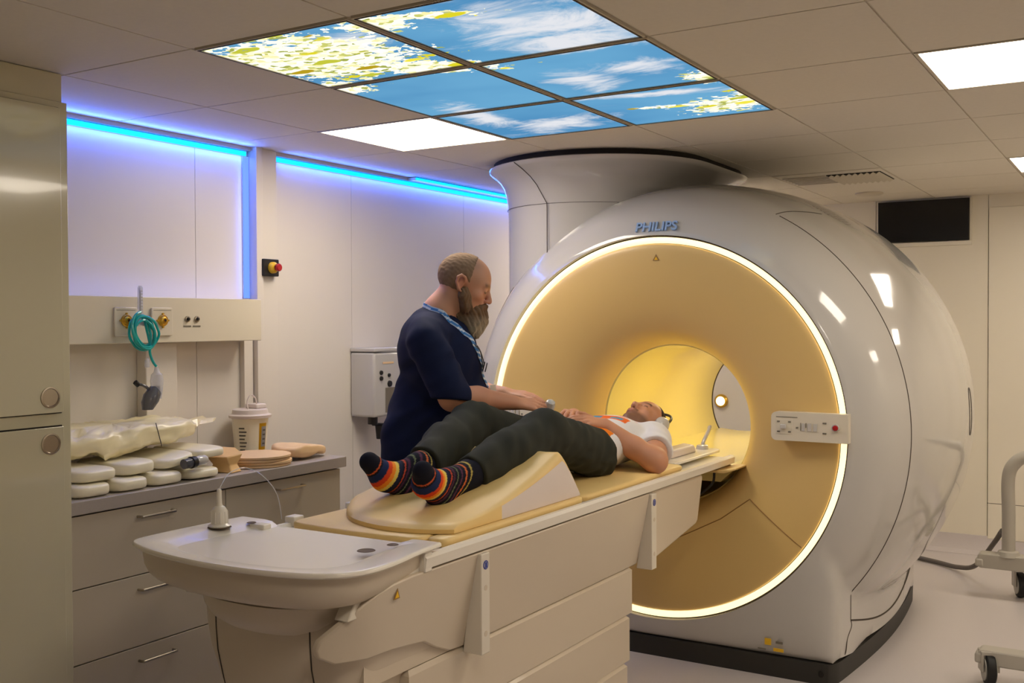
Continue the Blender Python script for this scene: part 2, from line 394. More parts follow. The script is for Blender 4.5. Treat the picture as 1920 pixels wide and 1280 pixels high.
    lm_ = ss(fm, .42, .5); st_ = math_('MULTIPLY', math_('ADD', math_('MULTIPLY', lm_, .22), 1.0), SKY_STRENGTH); L(st_, em.inputs['Strength']); L(col, em.inputs[0]); L(em.outputs[0], out.inputs[0]); return m
M['sky'] = sky_material()
SL = ['backlit ceiling panel full of white blossom and yellow leaves, leftmost of the picture panels', 'backlit ceiling panel with a large white cloud, cut by the top of the photo', 'plain blue backlit sky panel next to the white blossom panel', 'backlit sky panel with a white cloud and leaves at its right corner', 'backlit sky panel with wispy clouds, nearest the scanner column', 'backlit sky panel with yellow leaves and blossom, rightmost of the picture panels']
for (i, j), lb in zip(panels_sky, SL):
    t = thing('sky_ceiling_panel', lb, 'ceiling panel', (GX+.6*i+.3, GY+.6*j+.3, CZ), group='backlit picture panels in the ceiling')
    bxo('picture', -.284, .284, -.284, .284, -.001, .004, M['sky'], t, bevel=0)
    bm = BM()
    for s in (-1, 1):
        box(bm, min(s*.293, s*.284), max(s*.293, s*.284), -.293, .293, -.004, .012); box(bm, -.284, .284, min(s*.293, s*.284), max(s*.293, s*.284), -.004, .012)
    mesh_obj('frame', bm, M['grid'], t, smooth=False)
    bm = BM()
    for s in (-1, 1):
        box(bm, min(s*.2875, s*.2815), max(s*.2875, s*.2815), -.2875, .2875, -.0052, -.0042); box(bm, -.2875, .2875, min(s*.2875, s*.2815), max(s*.2875, s*.2815), -.0052, -.0042)
    mesh_obj('dark_trim', bm, M['seam'], t, smooth=False)
# vent tile and detector
t = thing('ceiling_vent', 'square ceiling air vent tile with dark slots near the back wall', 'vent', (GX+.6+.3, GY+3.6+.3, CZ))
bm = BM(); box(bm, -.29, .29, -.29, .29, -.002, .014); mesh_obj('plate', bm, M['tile'], t, bevel=.002)
bm = BM(); box(bm, -.02, .27, -.19, .17, -.006, -.0025); mesh_obj('backing', bm, M['gap'], t)
for k in range(9):
    x = .0+.032*k
    bm = BM(); box(bm, -.012, .012, -.19, .17, -.0015, .0015, Matrix.Translation((x, 0, -.011)) @ Matrix.Rotation(-.6, 4, 'Y')); mesh_obj('slat', bm, M['grid'], t, smooth=False)
for k in range(6):
    bm = BM(); box(bm, -.27, -.03, -.008, .008, -.008, -.0025, Matrix.Translation((0, -.17+.062*k, 0))); mesh_obj('slat', bm, M['tile'], t, smooth=False)
bm = BM(); revolve(bm, [(0, .085), (-.008, .085), (-.014, .075), (-.016, .02)], 32, axis='Z', cap1=True)
o = mesh_obj('ceiling_speaker', bm, M['grid']); o.location = (-1.53, 6.83, CZ); tag(o, 'flat round pale fitting on the ceiling behind the air vent', 'ceiling fitting')

# ------------------------------------------------------------------ tall cabinet
t = thing('tall_cabinet', 'tall cream glossy cabinet with two doors at the left edge', 'cabinet', (-3.0, 1.6, 0))
def rel(t, b): lx, ly, lz = t.location; return (b[0]-lx, b[1]-lx, b[2]-ly, b[3]-ly, b[4]-lz, b[5]-lz)
bxo('body', *rel(t, (WX+.001, -3.0, .2, 2.125, .0, 2.235)), M['cab'], t)
bxo('top_filler', *rel(t, (WX+.03, -3.012, .2, 2.115, 2.237, CZ-.002)), M['cab'], t)
def cab_door(z0, z1, y0, y1, hz, lab):
    bxo('door_shadow', *rel(t, (-3.0, -2.9985, y0-.004, y1+.004, z0-.004, z1+.004)), M['gap'], t, bevel=0)
    dr = bxo('door', *rel(t, (-2.998, -2.982, y0, y1, z0, z1)), M['cab'], t, bevel=.0015)
    if hz:
        bm = BM(); revolve(bm, [(.0, .034), (.0025, .034), (.003, .029), (.0005, .027)], 40, origin=(-2.982+3.0, 2.04-1.6, hz), axis='X', cap1=True)
        p = mesh_obj('handle', bm, M['steel'], dr); tag(p, 'round steel finger pull')
cab_door(1.236, 2.212, 1.15, 2.088, 1.286, '')
cab_door(.10, 1.19, 1.15, 2.088, 1.138, '')
cab_door(1.236, 2.212, .22, 1.14, None, '')
cab_door(.10, 1.19, .22, 1.14, None, '')

# ------------------------------------------------------------------ counter
t = thing('drawer_unit', 'grey-beige drawer unit under the counter with steel bar handles', 'drawers', (-3.1, 2.8, 0))
bxo('body', *rel(t, (WX+.05, -3.085, 2.13, 3.52, .1, .875)), M['drawer'], t)
bxo('toe_kick', *rel(t, (WX+.05, -3.14, 2.14, 3.5, 0, .1)), M['gap'], t)
for (y0, y1) in ((2.133, 2.846), (2.850, 3.517)):
    for (z0, z1) in ((.627, .872), (.372, .623), (.115, .368)):
        dr = bxo('drawer', *rel(t, (-3.083, -3.065, y0, y1, z0, z1)), M['drawer'], t, bevel=.0015)
        hx = -3.065+3.1; hy = ((y0+y1)/2+(.02 if y0 < 2.5 else .01))-2.8; hz = z1-.038-(.0 if z1 > .8 else .012)
        bm = BM(); tube(bm, catmull([(hx, hy-.075, hz), (hx+.022, hy-.073, hz), (hx+.026, hy-.06, hz), (hx+.026, hy+.06, hz), (hx+.022, hy+.073, hz), (hx, hy+.075, hz)], 5), .005, 10)
        mesh_obj('handle', bm, M['steel'], dr)
o = bxo('worktop', WX+.001, -3.05, 2.13, 3.545, .879, .925, M['worktop'], bevel=.003); tag(o, 'long grey worktop over the drawers', 'worktop')

# ------------------------------------------------------------------ medical rail and wall things
t = thing('bedhead_rail', 'cream horizontal service trunking box across the wall above the counter', 'wall trunking', (-3.42, 2.8, 1.53))
bxo('casing', *rel(t, (WX+.001, -3.42, 2.13, 3.40, 1.442, 1.627)), M['panelw'], t, bevel=.003)
bxo('side_panel', *rel(t, (WX+.001, -3.53, 3.40, 3.455, .925, 1.441)), M['wall'], t, bevel=.002)
o = bxo('wall_duct', WX+.001, -3.50, 2.83, 2.99, .926, 1.440, M['wall'], bevel=.004); tag(o, 'pale vertical duct box below the service trunking', 'wall duct')
def socket_plate(y, name, label, ring=True):
    t = thing(name, label, 'gas outlet', (-3.42, y, 1.532))
    bm = BM(); prism(bm, rrect(-.052, .052, -.062, .052, .006), 0.0008, .010, lambda u, v, w: (w, u, v)); mesh_obj('plate', bm, M['panelw'], t, bevel=.002)
    bm = BM(); box(bm, .010, .0108, -.044, .044, .040, .042); mesh_obj('engraving', bm, M['print'], t, smooth=False)
    bm = BM(); revolve(bm, [(.0105, .024), (.016, .024), (.020, .021), (.017, .019), (.024, .015), (.026, .009), (.018, .006)], 28, axis='X', cap1=True); mesh_obj('collar', bm, M['gold'], t)
    bm = BM(); revolve(bm, [(.0265, .0045), (.03, .004)], 14, axis='X', cap1=True, cap0=True); mesh_obj('pin_hole', bm, M['blackpl'], t)
    for a in range(4):
        bm = BM(); cyl(bm, (.0105, .027*math.cos(a*PI/2), .027*math.sin(a*PI/2)), (.017, .027*math.cos(a*PI/2), .027*math.sin(a*PI/2)), .004, n=10); mesh_obj('lug', bm, M['gold'], t)
    return t
socket_plate(2.84, 'gas_outlet', 'gas outlet plate with a gold collar right of the coiled tube')
socket_plate(2.665, 'gas_outlet', 'gas outlet plate half hidden behind the turquoise coiled tube')
for y, lb in ((2.975, 'small dark round earth socket, left of the pair on the trunking'), (3.025, 'small dark round earth socket, right of the pair on the trunking')):
    t = thing('earth_socket', lb, 'socket', (-3.4195, y, 1.538))
    bm = BM(); revolve(bm, [(0, .013), (.006, .0125), (.007, .008), (.002, .006)], 20, axis='X', cap1=True); mesh_obj('bushing', bm, M['steel'], t)
    bm = BM(); revolve(bm, [(.0022, .0058), (.014, .005)], 14, axis='X', cap1=True); mesh_obj('pin', bm, M['blackpl'], t)
    bxo('label_strip', 0.0002, .001, -.02, .02, -.033, -.027, M['print'], t, bevel=0)
# flowmeter
t = thing('flowmeter', 'clear oxygen flowmeter tube standing above the coiled turquoise tube', 'flowmeter', (-3.37, 2.70, 1.54))
bm = BM(); revolve(bm, [(0, .011), (.12, .010), (.128, .006)], 18, axis='Z', cap0=True, cap1=True); mesh_obj('sight_tube', bm, M['clear'], t)
bm = BM(); cyl(bm, (0, 0, .0), (0, 0, .11), .002, n=8); [box(bm, .0098, .0106, -.004, .004, .01+.012*k, .0125+.012*k) for k in range(9)]; mesh_obj('scale', bm, M['print'], t)
bm = BM(); revolve(bm, [(-.03, .012), (-.028, .017), (-.004, .017), (0, .012)], 18, axis='Z', cap0=True, cap1=True); cyl(bm, (-.04, 0, -.015), (0, 0, -.015), .009, n=14); mesh_obj('valve_body', bm, M['clear'], t)
bm = BM(); cyl(bm, (0, .012, -.015), (0, .045, -.018), .013, n=16); mesh_obj('knob', bm, M['white'], t)
# coil of turquoise tube hanging from it, with mask
pts = []
rng = random.Random(3)
for k in range(5*14):
    a = 2*PI*k/14+PI/2; turn = k/14
    pts.append((-3.345+.016*math.sin(turn*2.1)+.008*rng.random(), 2.69+(.050+.010*math.sin(turn*3))*math.cos(a)-.02*math.sin(a)*.5, 1.495+(.062+.008*math.cos(turn*2.3))*math.sin(a)-.004*turn))
pts += [(-3.34, 2.72, 1.44), (-3.335, 2.715, 1.41), (-3.33, 2.718, 1.385), (-3.325, 2.725, 1.365), (-3.322, 2.735, 1.352)]
bm = BM(); tube(bm, catmull(pts, 3), .0052, 8)
o = mesh_obj('oxygen_tube', bm, M['teal']); tag(o, 'coiled turquoise oxygen tube hanging on the service trunking', 'tube')
t = thing('oxygen_mask', 'smoky clear oxygen mask hanging from the turquoise tube above the counter', 'oxygen mask', (-3.32, 2.735, 1.275))
bm = BM(); revolve(bm, [(.075, .008), (.055, .012), (.045, .022), (.02, .026), (-.02, .022), (-.05, .017)], 20, axis='Z', cap0=True, cap1=False); mesh_obj('nebuliser_cup', bm, M['clear'], t)
bm = BM(); loft(bm, [[(.0+rx*math.cos(a), -.012*s+ry*math.sin(a)-.01, z) for a in [2*PI*k/20 for k in range(20)]] for s, (rx, ry, z) in enumerate([(.016, .02, .0), (.03, .036, -.03), (.032, .034, -.06), (.022, .02, -.09)])], False, True); mesh_obj('mask_shell', bm, M['smoke'], t)
bm = BM(); tube(bm, catmull([(0, -.03, -.02), (.01, -.06, .0), (0, -.085, .012), (0, -.1, .015)], 5), .006, 8); mesh_obj('strap', bm, M['smoke'], t)
bm = BM(); cyl(bm, (0, -.102, .02), (0, -.088, .008), .010, n=12); mesh_obj('port', bm, M['blackpl'], t)
bm = BM(); revolve(bm, [(.11, .005), (.10, .010), (.075, .009)], 14, origin=(0, -.045, 0), axis='Z', cap0=True); mesh_obj('bag_tail', bm, M['clear'], t)
# emergency stop
t = thing('emergency_stop', 'black box with a yellow and red emergency stop button on the wall post', 'emergency button', (WX+.036, 3.545, 1.778))
bm = BM(); prism(bm, rrect(-.055, .045, -.04, .04, .005), 0.0005, .03, lambda u, v, w: (w, u, v)); mesh_obj('box', bm, M['blackpl'], t, bevel=.003)
bm = BM(); revolve(bm, [(.0305, .027), (.042, .027), (.055, .020), (.058, .016)], 24, origin=(0, .0, 0), axis='X', cap1=True); mesh_obj('collar', bm, M['yellow'], t)
bm = BM(); revolve(bm, [(.0585, .012), (.064, .018), (.076, .018), (.080, .014)], 24, axis='X', cap0=True, cap1=True); mesh_obj('button', bm, M['red'], t)
# wall injector / monitor box behind the man
t = thing('wall_control_box', 'white instrument box on the wall behind the bearded man', 'instrument', (WX+.001, 4.3, 1.2))
bxo('casing', .0, .16, -.13, .13, -.17, .165, M['white'], t, bevel=.012, seg=3)
bxo('lid', -.0, .165, -.132, .132, .168, .19, M['white'], t, bevel=.006)
for (y, z, r) in ((-.075, .06, .012), (-.075, .03, .012), (-.01, .045, .010), (-.005, .0, .017)):
    bm = BM(); revolve(bm, [(.1605, r), (.168, r*.9), (.169, r*.4)], 16, origin=(0, y, z), axis='X', cap1=True); mesh_obj('knob', bm, M['blackpl'], t)
bxo('title_strip', .1605, .162, -.06, .03, .105, .115, M['peach'], t, bevel=0)
bxo('display', .1605, .163, -.04, .08, -.15, -.02, M['print'], t, bevel=.002)
bm = BM(); cyl(bm, (.1, -.07, -.172), (.1, -.07, -.21), .026, n=18); cyl(bm, (.1, -.07, -.211), (.1, .06, -.225), .008, n=10); cyl(bm, (.1, -.02, -.22), (.1, -.01, -.29), .02, n=14); mesh_obj('connector', bm, M['blackpl'], t)

# ------------------------------------------------------------------ things on the counter
def pillow(name, sx, sy, sz, m, parent=None, e=4.0, n=28, wob=0, seed=0, res=14, bx=.55, ridged=False):
    """soft rectangular pad, superellipsoid outline with a seam"""
    bm = BM(); rows = []
    for i in range(res+1):
        v = -PI/2+PI*i/res; cz = math.copysign(abs(math.sin(v))**bx, math.sin(v)); cr = abs(math.cos(v))**(.2 if bx < .7 else .4)
        if ridged and i > 0: pass
        row = []
        for k in range(n*2):
            a = PI*k/n; c, s = math.cos(a), math.sin(a)
            rr_ = (abs(c)**e+abs(s)**e)**(-1/e)
            x, y, z = sx*cr*c*rr_, sy*cr*s*rr_, sz*cz
            if wob and ridged:
                q1 = mnoise.noise(Vector((x*7+seed, y*5, z*6))); q2 = mnoise.noise(Vector((x*15+seed, y*13+3, z*10))); q3 = mnoise.noise(Vector((x*26, y*30+seed, z*20)))
                dz = -abs(q1)*1.5*wob-abs(q2)*1.6*wob-abs(q3)*.8*wob; f_ = 1+dz*4; x *= f_; y *= (1+dz*2); z = z*(1+dz*16)*(1-.45*max(0, y/sy))+.012*q2
            elif wob:
                q = mnoise.noise_vector(Vector((x*9+seed, y*9, z*9+seed)))*wob+mnoise.noise_vector(Vector((x*30+seed, y*30, z*14)))*wob*.35
                x += q.x; y += q.y; z += q.z*1.3
            row.append(bm.verts.new((x, y, z)))
        rows.append(row)
    for A, B in zip(rows, rows[1:]):
        for k in range(2*n): bm.faces.new((A[k], A[(k+1) % (2*n)], B[(k+1) % (2*n)], B[k]))
    bmesh.ops.remove_doubles(bm, verts=bm.verts[:], dist=1e-5)
    bmesh.ops.recalc_face_normals(bm, faces=bm.faces[:])
    return mesh_obj(name, bm, m, parent, ang=60)
WT = .9255
pad0 = pillow('cream_pad', .15, .0745, .0225, M['pad'], e=5); pad0.location = (-3.22, 2.272, WT+.0225)
tag(pad0, 'cream vinyl pad lying on the worktop, nearest the tall cabinet', 'pad', 'stacked cream pads on the worktop')
def padcopy(loc, rot, label, sc=(1, 1, 1)):
    c = pad0.copy(); C.objects.link(c); c.location = loc; c.rotation_euler = rot; c['label'] = label; c.scale = sc
    return c
padcopy((-3.22, 2.43, WT+.0225), (0, 0, 0), 'cream vinyl pad in the bottom row, second from the tall cabinet')
padcopy((-3.22, 2.585, WT+.0225), (0, 0, .02), 'cream vinyl pad in the bottom row below the grey nozzle')
padcopy((-3.22, 2.765, WT+.0205), (0, 0, -.05), 'thin cream vinyl pad at the right end of the bottom row', (1, 1.08, .82))
padcopy((-3.24, 2.305, WT+.069), (0, 0, .01), 'cream vinyl pad in the upper row, nearest the tall cabinet', (1, 1.1, 1))
padcopy((-3.25, 2.485, WT+.073), (.03, 0, .02), 'cream vinyl pad in the upper row, middle one under the bag', (1, 1.0, 1.05))
padcopy((-3.25, 2.67, WT+.078), (.16, 0, -.03), 'cream vinyl pad tilted in the upper row above the nozzle, left of two', (1, 1.02, .85))
padcopy((-3.25, 2.825, WT+.091), (.03, 0, -.03), 'cream vinyl pad in the upper row, right-hand end', (1, 1.0, .85))
b = pillow('plastic_bag', .17, .35, .066, M['bag'], e=3.6, n=48, wob=.020, seed=5, res=30, ridged=True, bx=.6); b.location = (-3.36, 2.56, WT+.168); b.rotation_euler = (.06, 0, .0)
tag(b, 'large crumpled pale yellow plastic bag on top of the cream pads', 'bag')
bm = BM(); L_ = []
for s_ in range(6):
    y = .29+.032*s_; wv = .10-.006*s_+.01*math.sin(s_*2.1); zt = .022-.004*s_+.008*math.sin(s_*1.7); zb = -.030+.004*s_
    L_.append([(-wv, y, zb*.3), (-wv*.4, y+.012, zt+.006*math.sin(s_*3)), (wv*.2, y, zt*.6), (wv*.8, y+.02, zt*.8), (wv, y, zb*.2), (wv*.3, y-.01, zb), (-wv*.5, y, zb*.8)])
loft(bm, L_); mesh_obj('open_end', bm, M['bag'], b, ang=12)
bm = BM(); cyl(bm, (.171, .085, -.045), (.150, .08, .045), .0016, n=6); mesh_obj('fold_line', bm, M['seam'], b)
# grey nozzle bottle lying between pads
t = thing('spray_bottle', 'small white bottle with a grey cap lying between the cream pads', 'bottle', (-3.076, 2.70, WT+.071)); t.rotation_euler = (.05, 0, .08)
bm = BM(); cyl(bm, (0, -.05, 0), (0, -.015, 0), .019, n=22); mesh_obj('cap', bm, M['smoke'], t)
bm = BM(); cyl(bm, (0, -.0145, 0), (0, .008, 0), .023, .021, n=22); mesh_obj('collar', bm, M['blackpl'], t)
bm = BM(); revolve(bm, [(.0085, .014), (.02, .019), (.055, .019), (.065, .014), (.067, .006)], 22, axis='Y', cap0=True, cap1=True); mesh_obj('bottle_body', bm, M['white'], t)
# folded tan paper bag
bm = BM()
for k, (y, a, z, h_) in enumerate([(2.86, -.02, 0, .055), (2.92, .02, .0, .06)]): pass
L = [[(-3.20-.01, 2.865, WT+.001), (-3.09, 2.885, WT+.001), (-3.10, 2.95, WT+.001), (-3.22, 2.96, WT+.001)],
     [(-3.19, 2.88, WT+.03), (-3.115, 2.90, WT+.028), (-3.12, 2.945, WT+.03), (-3.21, 2.95, WT+.03)],
     [(-3.20, 2.86, WT+.058), (-3.12, 2.89, WT+.062), (-3.11, 2.965, WT+.070), (-3.23, 2.98, WT+.064)],
     [(-3.25, 2.85, WT+.078), (-3.20, 2.90, WT+.080), (-3.18, 2.99, WT+.088), (-3.27, 3.0, WT+.085)]]
L = [[(x, y+.018, z) for x, y, z in l] for l in L]
loft(bm, L); o = mesh_obj('paper_bag', bm, M['paper'], ang=15, bevel=.004); tag(o, 'small crumpled tan paper bag between the cream pads and the peach discs', 'paper bag')
# stack of peach discs
GRP = 'stacked peach foam discs on the worktop'
for k, lb in enumerate(['bottom peach foam disc of the stack on the worktop', 'second peach foam disc from the bottom of the stack', 'third peach foam disc from the bottom of the stack', 'topmost peach foam disc of the stack on the worktop']):
    bm = BM(); r = .142-.003*(k % 2); revolve(bm, [(0, r-.004), (.0015, r), (.0095, r), (.011, r-.004)], 56, axis='Z', cap0=True, cap1=True)
    o = mesh_obj('foam_disc', bm, M['peach']); o.location = (-3.20+.006*(k % 2), 3.145+.006*math.sin(k*2), WT+.0004+.0116*k); tag(o, lb, 'foam disc', GRP)
b = pillow('paper_packet', .09, .135, .032, M['peach'], e=3.2, n=30, wob=.012, seed=11, res=20, ridged=True); b.location = (-3.20, 3.405, WT+.036); b.rotation_euler = (-.06, 0, .12)
tag(b, 'peach paper packet beside the foam discs at the end of the worktop', 'packet')
# sharps bin
t = thing('sharps_bin', 'white sharps bin with yellow label and lid on the worktop', 'bin', (-3.44, 3.345, WT)); t.scale = (.82, .82, 1.0)
bm = BM(); revolve(bm, [(0, .078), (.004, .083), (.17, .098), (.172, .092)], 40, axis='Z', cap0=True, cap1=True); mesh_obj('tub', bm, M['pad'], t)
bm = BM(); revolve(bm, [(.172, .113), (.184, .116), (.187, .108), (.19, .098), (.208, .094), (.211, .086)], 40, axis='Z', cap0=True, cap1=True); mesh_obj('lid', bm, M['cushw'], t)
bm = BM(); box(bm, -.04, .05, -.0, .075, .211, .232); mesh_obj('flap', bm, M['cushw'], t, bevel=.006)
bm = BM(); tube(bm, catmull([(.02, -.035, .21), (.02, -.04, .245), (.02, -.015, .272), (.02, .015, .262), (.02, .03, .232)], 6), .004, 8); mesh_obj('handle', bm, M['cushw'], t)
def curved_label(a0, a1, z0, z1, off, m, name, parent, R_=lambda z: .083+.015*(z-.004)/.166):
    bm = BM(); n = 12
    A = [bm.verts.new(((R_(z0)+off)*math.cos(a0+(a1-a0)*k/n), (R_(z0)+off)*math.sin(a0+(a1-a0)*k/n), z0)) for k in range(n+1)]
    B = [bm.verts.new(((R_(z1)+off)*math.cos(a0+(a1-a0)*k/n), (R_(z1)+off)*math.sin(a0+(a1-a0)*k/n), z1)) for k in range(n+1)]
    for k in range(n): bm.faces.new((A[k], A[k+1], B[k+1], B[k]))
    bmesh.ops.solidify(bm, geom=bm.faces[:], thickness=.0004)
    return mesh_obj(name, bm, m, parent)
curved_label(-.25, .30, .03, .15, .0012, M['yellow'], 'label', t)
curved_label(-.10, .26, .045, .135, .0022, M['white'], 'label', t)
for k in range(4): curved_label(-.02, .2, .055+.02*k, .062+.02*k, .003, M['print'], 'printing', t)
for k in range(7): curved_label(-1.45, -1.1+.06*(k % 3), .03+.016*k, .036+.016*k, .0014, M['print'], 'printing', t)

# ------------------------------------------------------------------ scanner
GC = (-1.92, 1.04)
scn = thing('mri_scanner', 'large round white scanner with a glowing amber front ring', 'scanner', (GC[0], 5.2, 0))
OX, OY = GC[0], 5.2
def W2L(o): # part meshes are made in world coordinates, shift them under the scanner empty
    o.data.transform(Matrix.Translation((-OX, -OY, 0))); return o
ky = [4.335, 4.345, 4.37, 4.42, 4.5, 4.6, 4.75, 4.9, 5.05, 5.2, 5.35, 5.5, 5.65, 5.8, 5.92, 6.0, 6.05, 6.08]
kr = [.884, .905, .955, 1.01, 1.062, 1.104, 1.135, 1.156, 1.167, 1.175, 1.177, 1.176, 1.170, 1.150, 1.115, 1.06, .99, .93]
ky2, kr2 = [], []
cp = catmull([(a, b, 0) for a, b in zip(ky, kr)], 3)
st = [(p.x, p.y) for p in cp]
def base_halfwidth(y):
    f = min(max((y-4.335)/.09, 0), 1); g = min(max((6.08-y)/.18, 0), 1)
    wmax = .815+.055*math.sin(PI*min(max((y-4.35)/1.75, 0), 1))
    return wmax*(.955+.045*math.sqrt(1-(1-f)**2))*(.9+.1*math.sqrt(1-(1-g)**2))
def cover_r(y, r, th):
    c, s = math.cos(th), math.sin(th)
    ramp = min(max((y-4.335)/.03, 0), 1); ramp = math.sqrt(max(0, 1-(1-ramp)**2))
    zb = GC[1]-.088
    if s < -.02:
        hw = base_halfwidth(y)
        side = hw/max(abs(c), 1e-3); bot = zb/abs(s)
        zz = GC[1]+s*side
        b = min(side, bot)
        # block only exists low down; fade upwards
        fade = min(max((-s-.50)/.12, 0), 1); fade = fade*fade*(3-2*fade)
        tgt = r+(b-r)*1.0
        if b > r: r2 = r+(b-r)*fade*ramp
        else: r2 = r
        r2 = min(r2, bot)
        return r2
    return r
def cover_mesh(y0, y1, inner=None):
    bm = BM(); n = 288; rings = []
    for (y, r) in st:
        if y < y0-1e-6 or y > y1+1e-6: continue
        ring = []
        for k in range(n):
            th = 2*PI*k/n; R_ = cover_r(y, r, th)
            ring.append(bm.verts.new((GC[0]+R_*math.cos(th), y, GC[1]+R_*math.sin(th))))
        rings.append(ring)
    for A, B in zip(rings, rings[1:]):
        for k in range(n): bm.faces.new((A[k], A[(k+1) % n], B[(k+1) % n], B[k]))
    # front annulus in to the ring, rear annulus in to the rear opening
    def annulus(ring, y, rin, depth, ry):
        I = [bm.verts.new((GC[0]+rin*math.cos(2*PI*k/n), ry, GC[1]+rin*math.sin(2*PI*k/n))) for k in range(n)]
        J = [bm.verts.new((GC[0]+rin*math.cos(2*PI*k/n), ry+depth, GC[1]+rin*math.sin(2*PI*k/n))) for k in range(n)]
        for k in range(n):
            bm.faces.new((ring[k], ring[(k+1) % n], I[(k+1) % n], I[k])); bm.faces.new((I[k], I[(k+1) % n], J[(k+1) % n], J[k]))
    annulus(rings[0], y0, .869, .04, 4.333)
    annulus(rings[-1], y1, .52, -.04, 6.10)
    bmesh.ops.recalc_face_normals(bm, faces=bm.faces[:])
    return bm
W2L(mesh_obj('outer_cover', cover_mesh(4.33, 6.09), M['white'], scn, ang=50))
# amber front panel (flared funnel) and bore
fp = [(4.352, .832), (4.346, .826), (4.342, .80), (4.345, .74), (4.356, .66), (4.375, .58), (4.405, .50), (4.45, .44), (4.51, .40), (4.575, .377), (4.60, .372)]
fp = [(p.x, p.y) for p in catmull([(a, b, 0) for a, b in fp], 4)]
bm = BM(); revolve(bm, fp, 160, origin=(GC[0], 0, GC[1])); fpn = W2L(mesh_obj('front_panel', bm, M['amber'], scn, ang=60)); tag(fpn, 'amber funnel-shaped front panel')
bm = BM(); revolve(bm, [(4.601, .375), (4.606, .366), (4.62, .364), (6.04, .364)], 128, origin=(GC[0], 0, GC[1])); W2L(mesh_obj('bore_liner', bm, M['bore'], scn))
bm = BM(); revolve(bm, [(6.04, .368), (6.05, .360), (6.058, .368)], 128, origin=(GC[0], 0, GC[1])); W2L(mesh_obj('bore_rim', bm, M['seam'], scn))
bm = BM(); revolve(bm, [(6.06, .366), (6.075, .40), (6.09, .46), (6.097, .525)], 96, origin=(GC[0], 0, GC[1])); W2L(mesh_obj('rear_flare', bm, M['white'], scn))
# glowing ring
bm = BM(); revolve(bm, [(4.365, .834), (4.348, .836), (4.340, .843), (4.340, .856), (4.35, .861)], 180, origin=(GC[0], 0, GC[1])); o = W2L(mesh_obj('light_ring', bm, M['glow'], scn, ang=80)); tag(o, 'glowing pale yellow ring light')
bm = BM(); revolve(bm, [(4.362, .86), (4.362, .88)], 180, origin=(GC[0], 0, GC[1])); W2L(mesh_obj('ring_gap', bm, M['gap'], scn))
# plinth following the cover outline
def outline(off, z):
    pts = []
    ysn = [4.338+(6.07-4.338)*(.5-.5*math.cos(PI*k/40)) for k in range(41)]
    for y in ysn: pts.append((GC[0]+base_halfwidth(y)+off, y, z))
    for y in reversed(ysn): pts.append((GC[0]-base_halfwidth(y)-off, y, z))
    return pts
bm = BM(); loft(bm, [outline(-.004, 0), outline(-.002, .087)]); W2L(mesh_obj('plinth', bm, M['plinth'], scn, ang=50))
# seams of the cover
def seam_line(pts, r=.0022, name='seam', m='seam'):
    bm = BM(); tube(bm, pts, r, 6); return W2L(mesh_obj(name, bm, M[m], scn))
def interp_r(y): return float(np.interp(y, [a for a, b in st], [b for a, b in st]))
def onc(y, th, off=.0003): R_ = cover_r(y, interp_r(y), th)+off; return (GC[0]+R_*math.cos(th), y, GC[1]+R_*math.sin(th))
def ray_cover(): pass
YS = 4.53
# main circular seam between front shell and side shell
seam_line([onc(YS, math.radians(a)) for a in np.arange(-44, 62, 1.5)])
seam_line([onc(YS, math.radians(a)) for a in np.arange(118, 226, 1.5)])
# lower edge of the side shell
seam_line([onc(YS+.02*k, math.radians(-44-1.2*math.sin(k/58*PI)*1.5)) for k in range(0, 60)], .004)
seam_line([onc(YS+.02*k, math.radians(224+1.2*math.sin(k/58*PI)*1.5)) for k in range(0, 60)], .004)
# front shell edge running down to the plinth
seam_line(catmull([onc(YS, math.radians(-44)), onc(4.54, math.radians(-45)), onc(4.49, math.radians(-46.5)), onc(4.46, math.radians(-48.5)), onc(4.45, math.radians(-50.2)), onc(4.445, math.radians(-51.5))], 6))
seam_line([onc(4.44+.0*k, math.radians(-49.5-k*.2)) for k in range(1)]+[onc(4.442, math.radians(-50)), onc(4.442, math.radians(-51)), onc(4.442, math.radians(-52))])
# top cross seam
seam_line([onc(YS+.02*k, math.radians(62-.25*k)) for k in range(0, 18)])
# dark rear louvre on the shoulder
bm = BM(); G = [[onc(5.95+.010*i, math.radians(61-.55*j), .003) for j in range(18)] for i in range(9)]
V_ = [[bm.verts.new(p) for p in row] for row in G]
for i in range(8):
    for j in range(17): bm.faces.new((V_[i][j], V_[i][j+1], V_[i+1][j+1], V_[i+1][j]))
W2L(mesh_obj('rear_louvre', bm, M['plinth'], scn))
# oval service cover on the side
def surf(y, z):
    th = math.asin(max(-1, min(1, (z-GC[1])/interp_r(y)))); return onc(y, th, .0008)
ov = [(5.47+.035*math.copysign(abs(math.cos(a))**.8, math.cos(a)), 1.075+.115*math.copysign(abs(math.sin(a))**.6, math.sin(a))) for a in [2*PI*k/40 for k in range(40)]]
bm = BM(); tube(bm, [surf(a, b) for a, b in ov], .0018, 6, closed=True); W2L(mesh_obj('service_cover_edge', bm, M['seam'], scn))
# round screw caps low on the plinth front
bm = BM(); revolve(bm, [(4.333, .012), (4.3315, .011)], 16, origin=(-1.16, 0, .045), cap1=True); W2L(mesh_obj('plinth_screw', bm, M['gap'], scn))
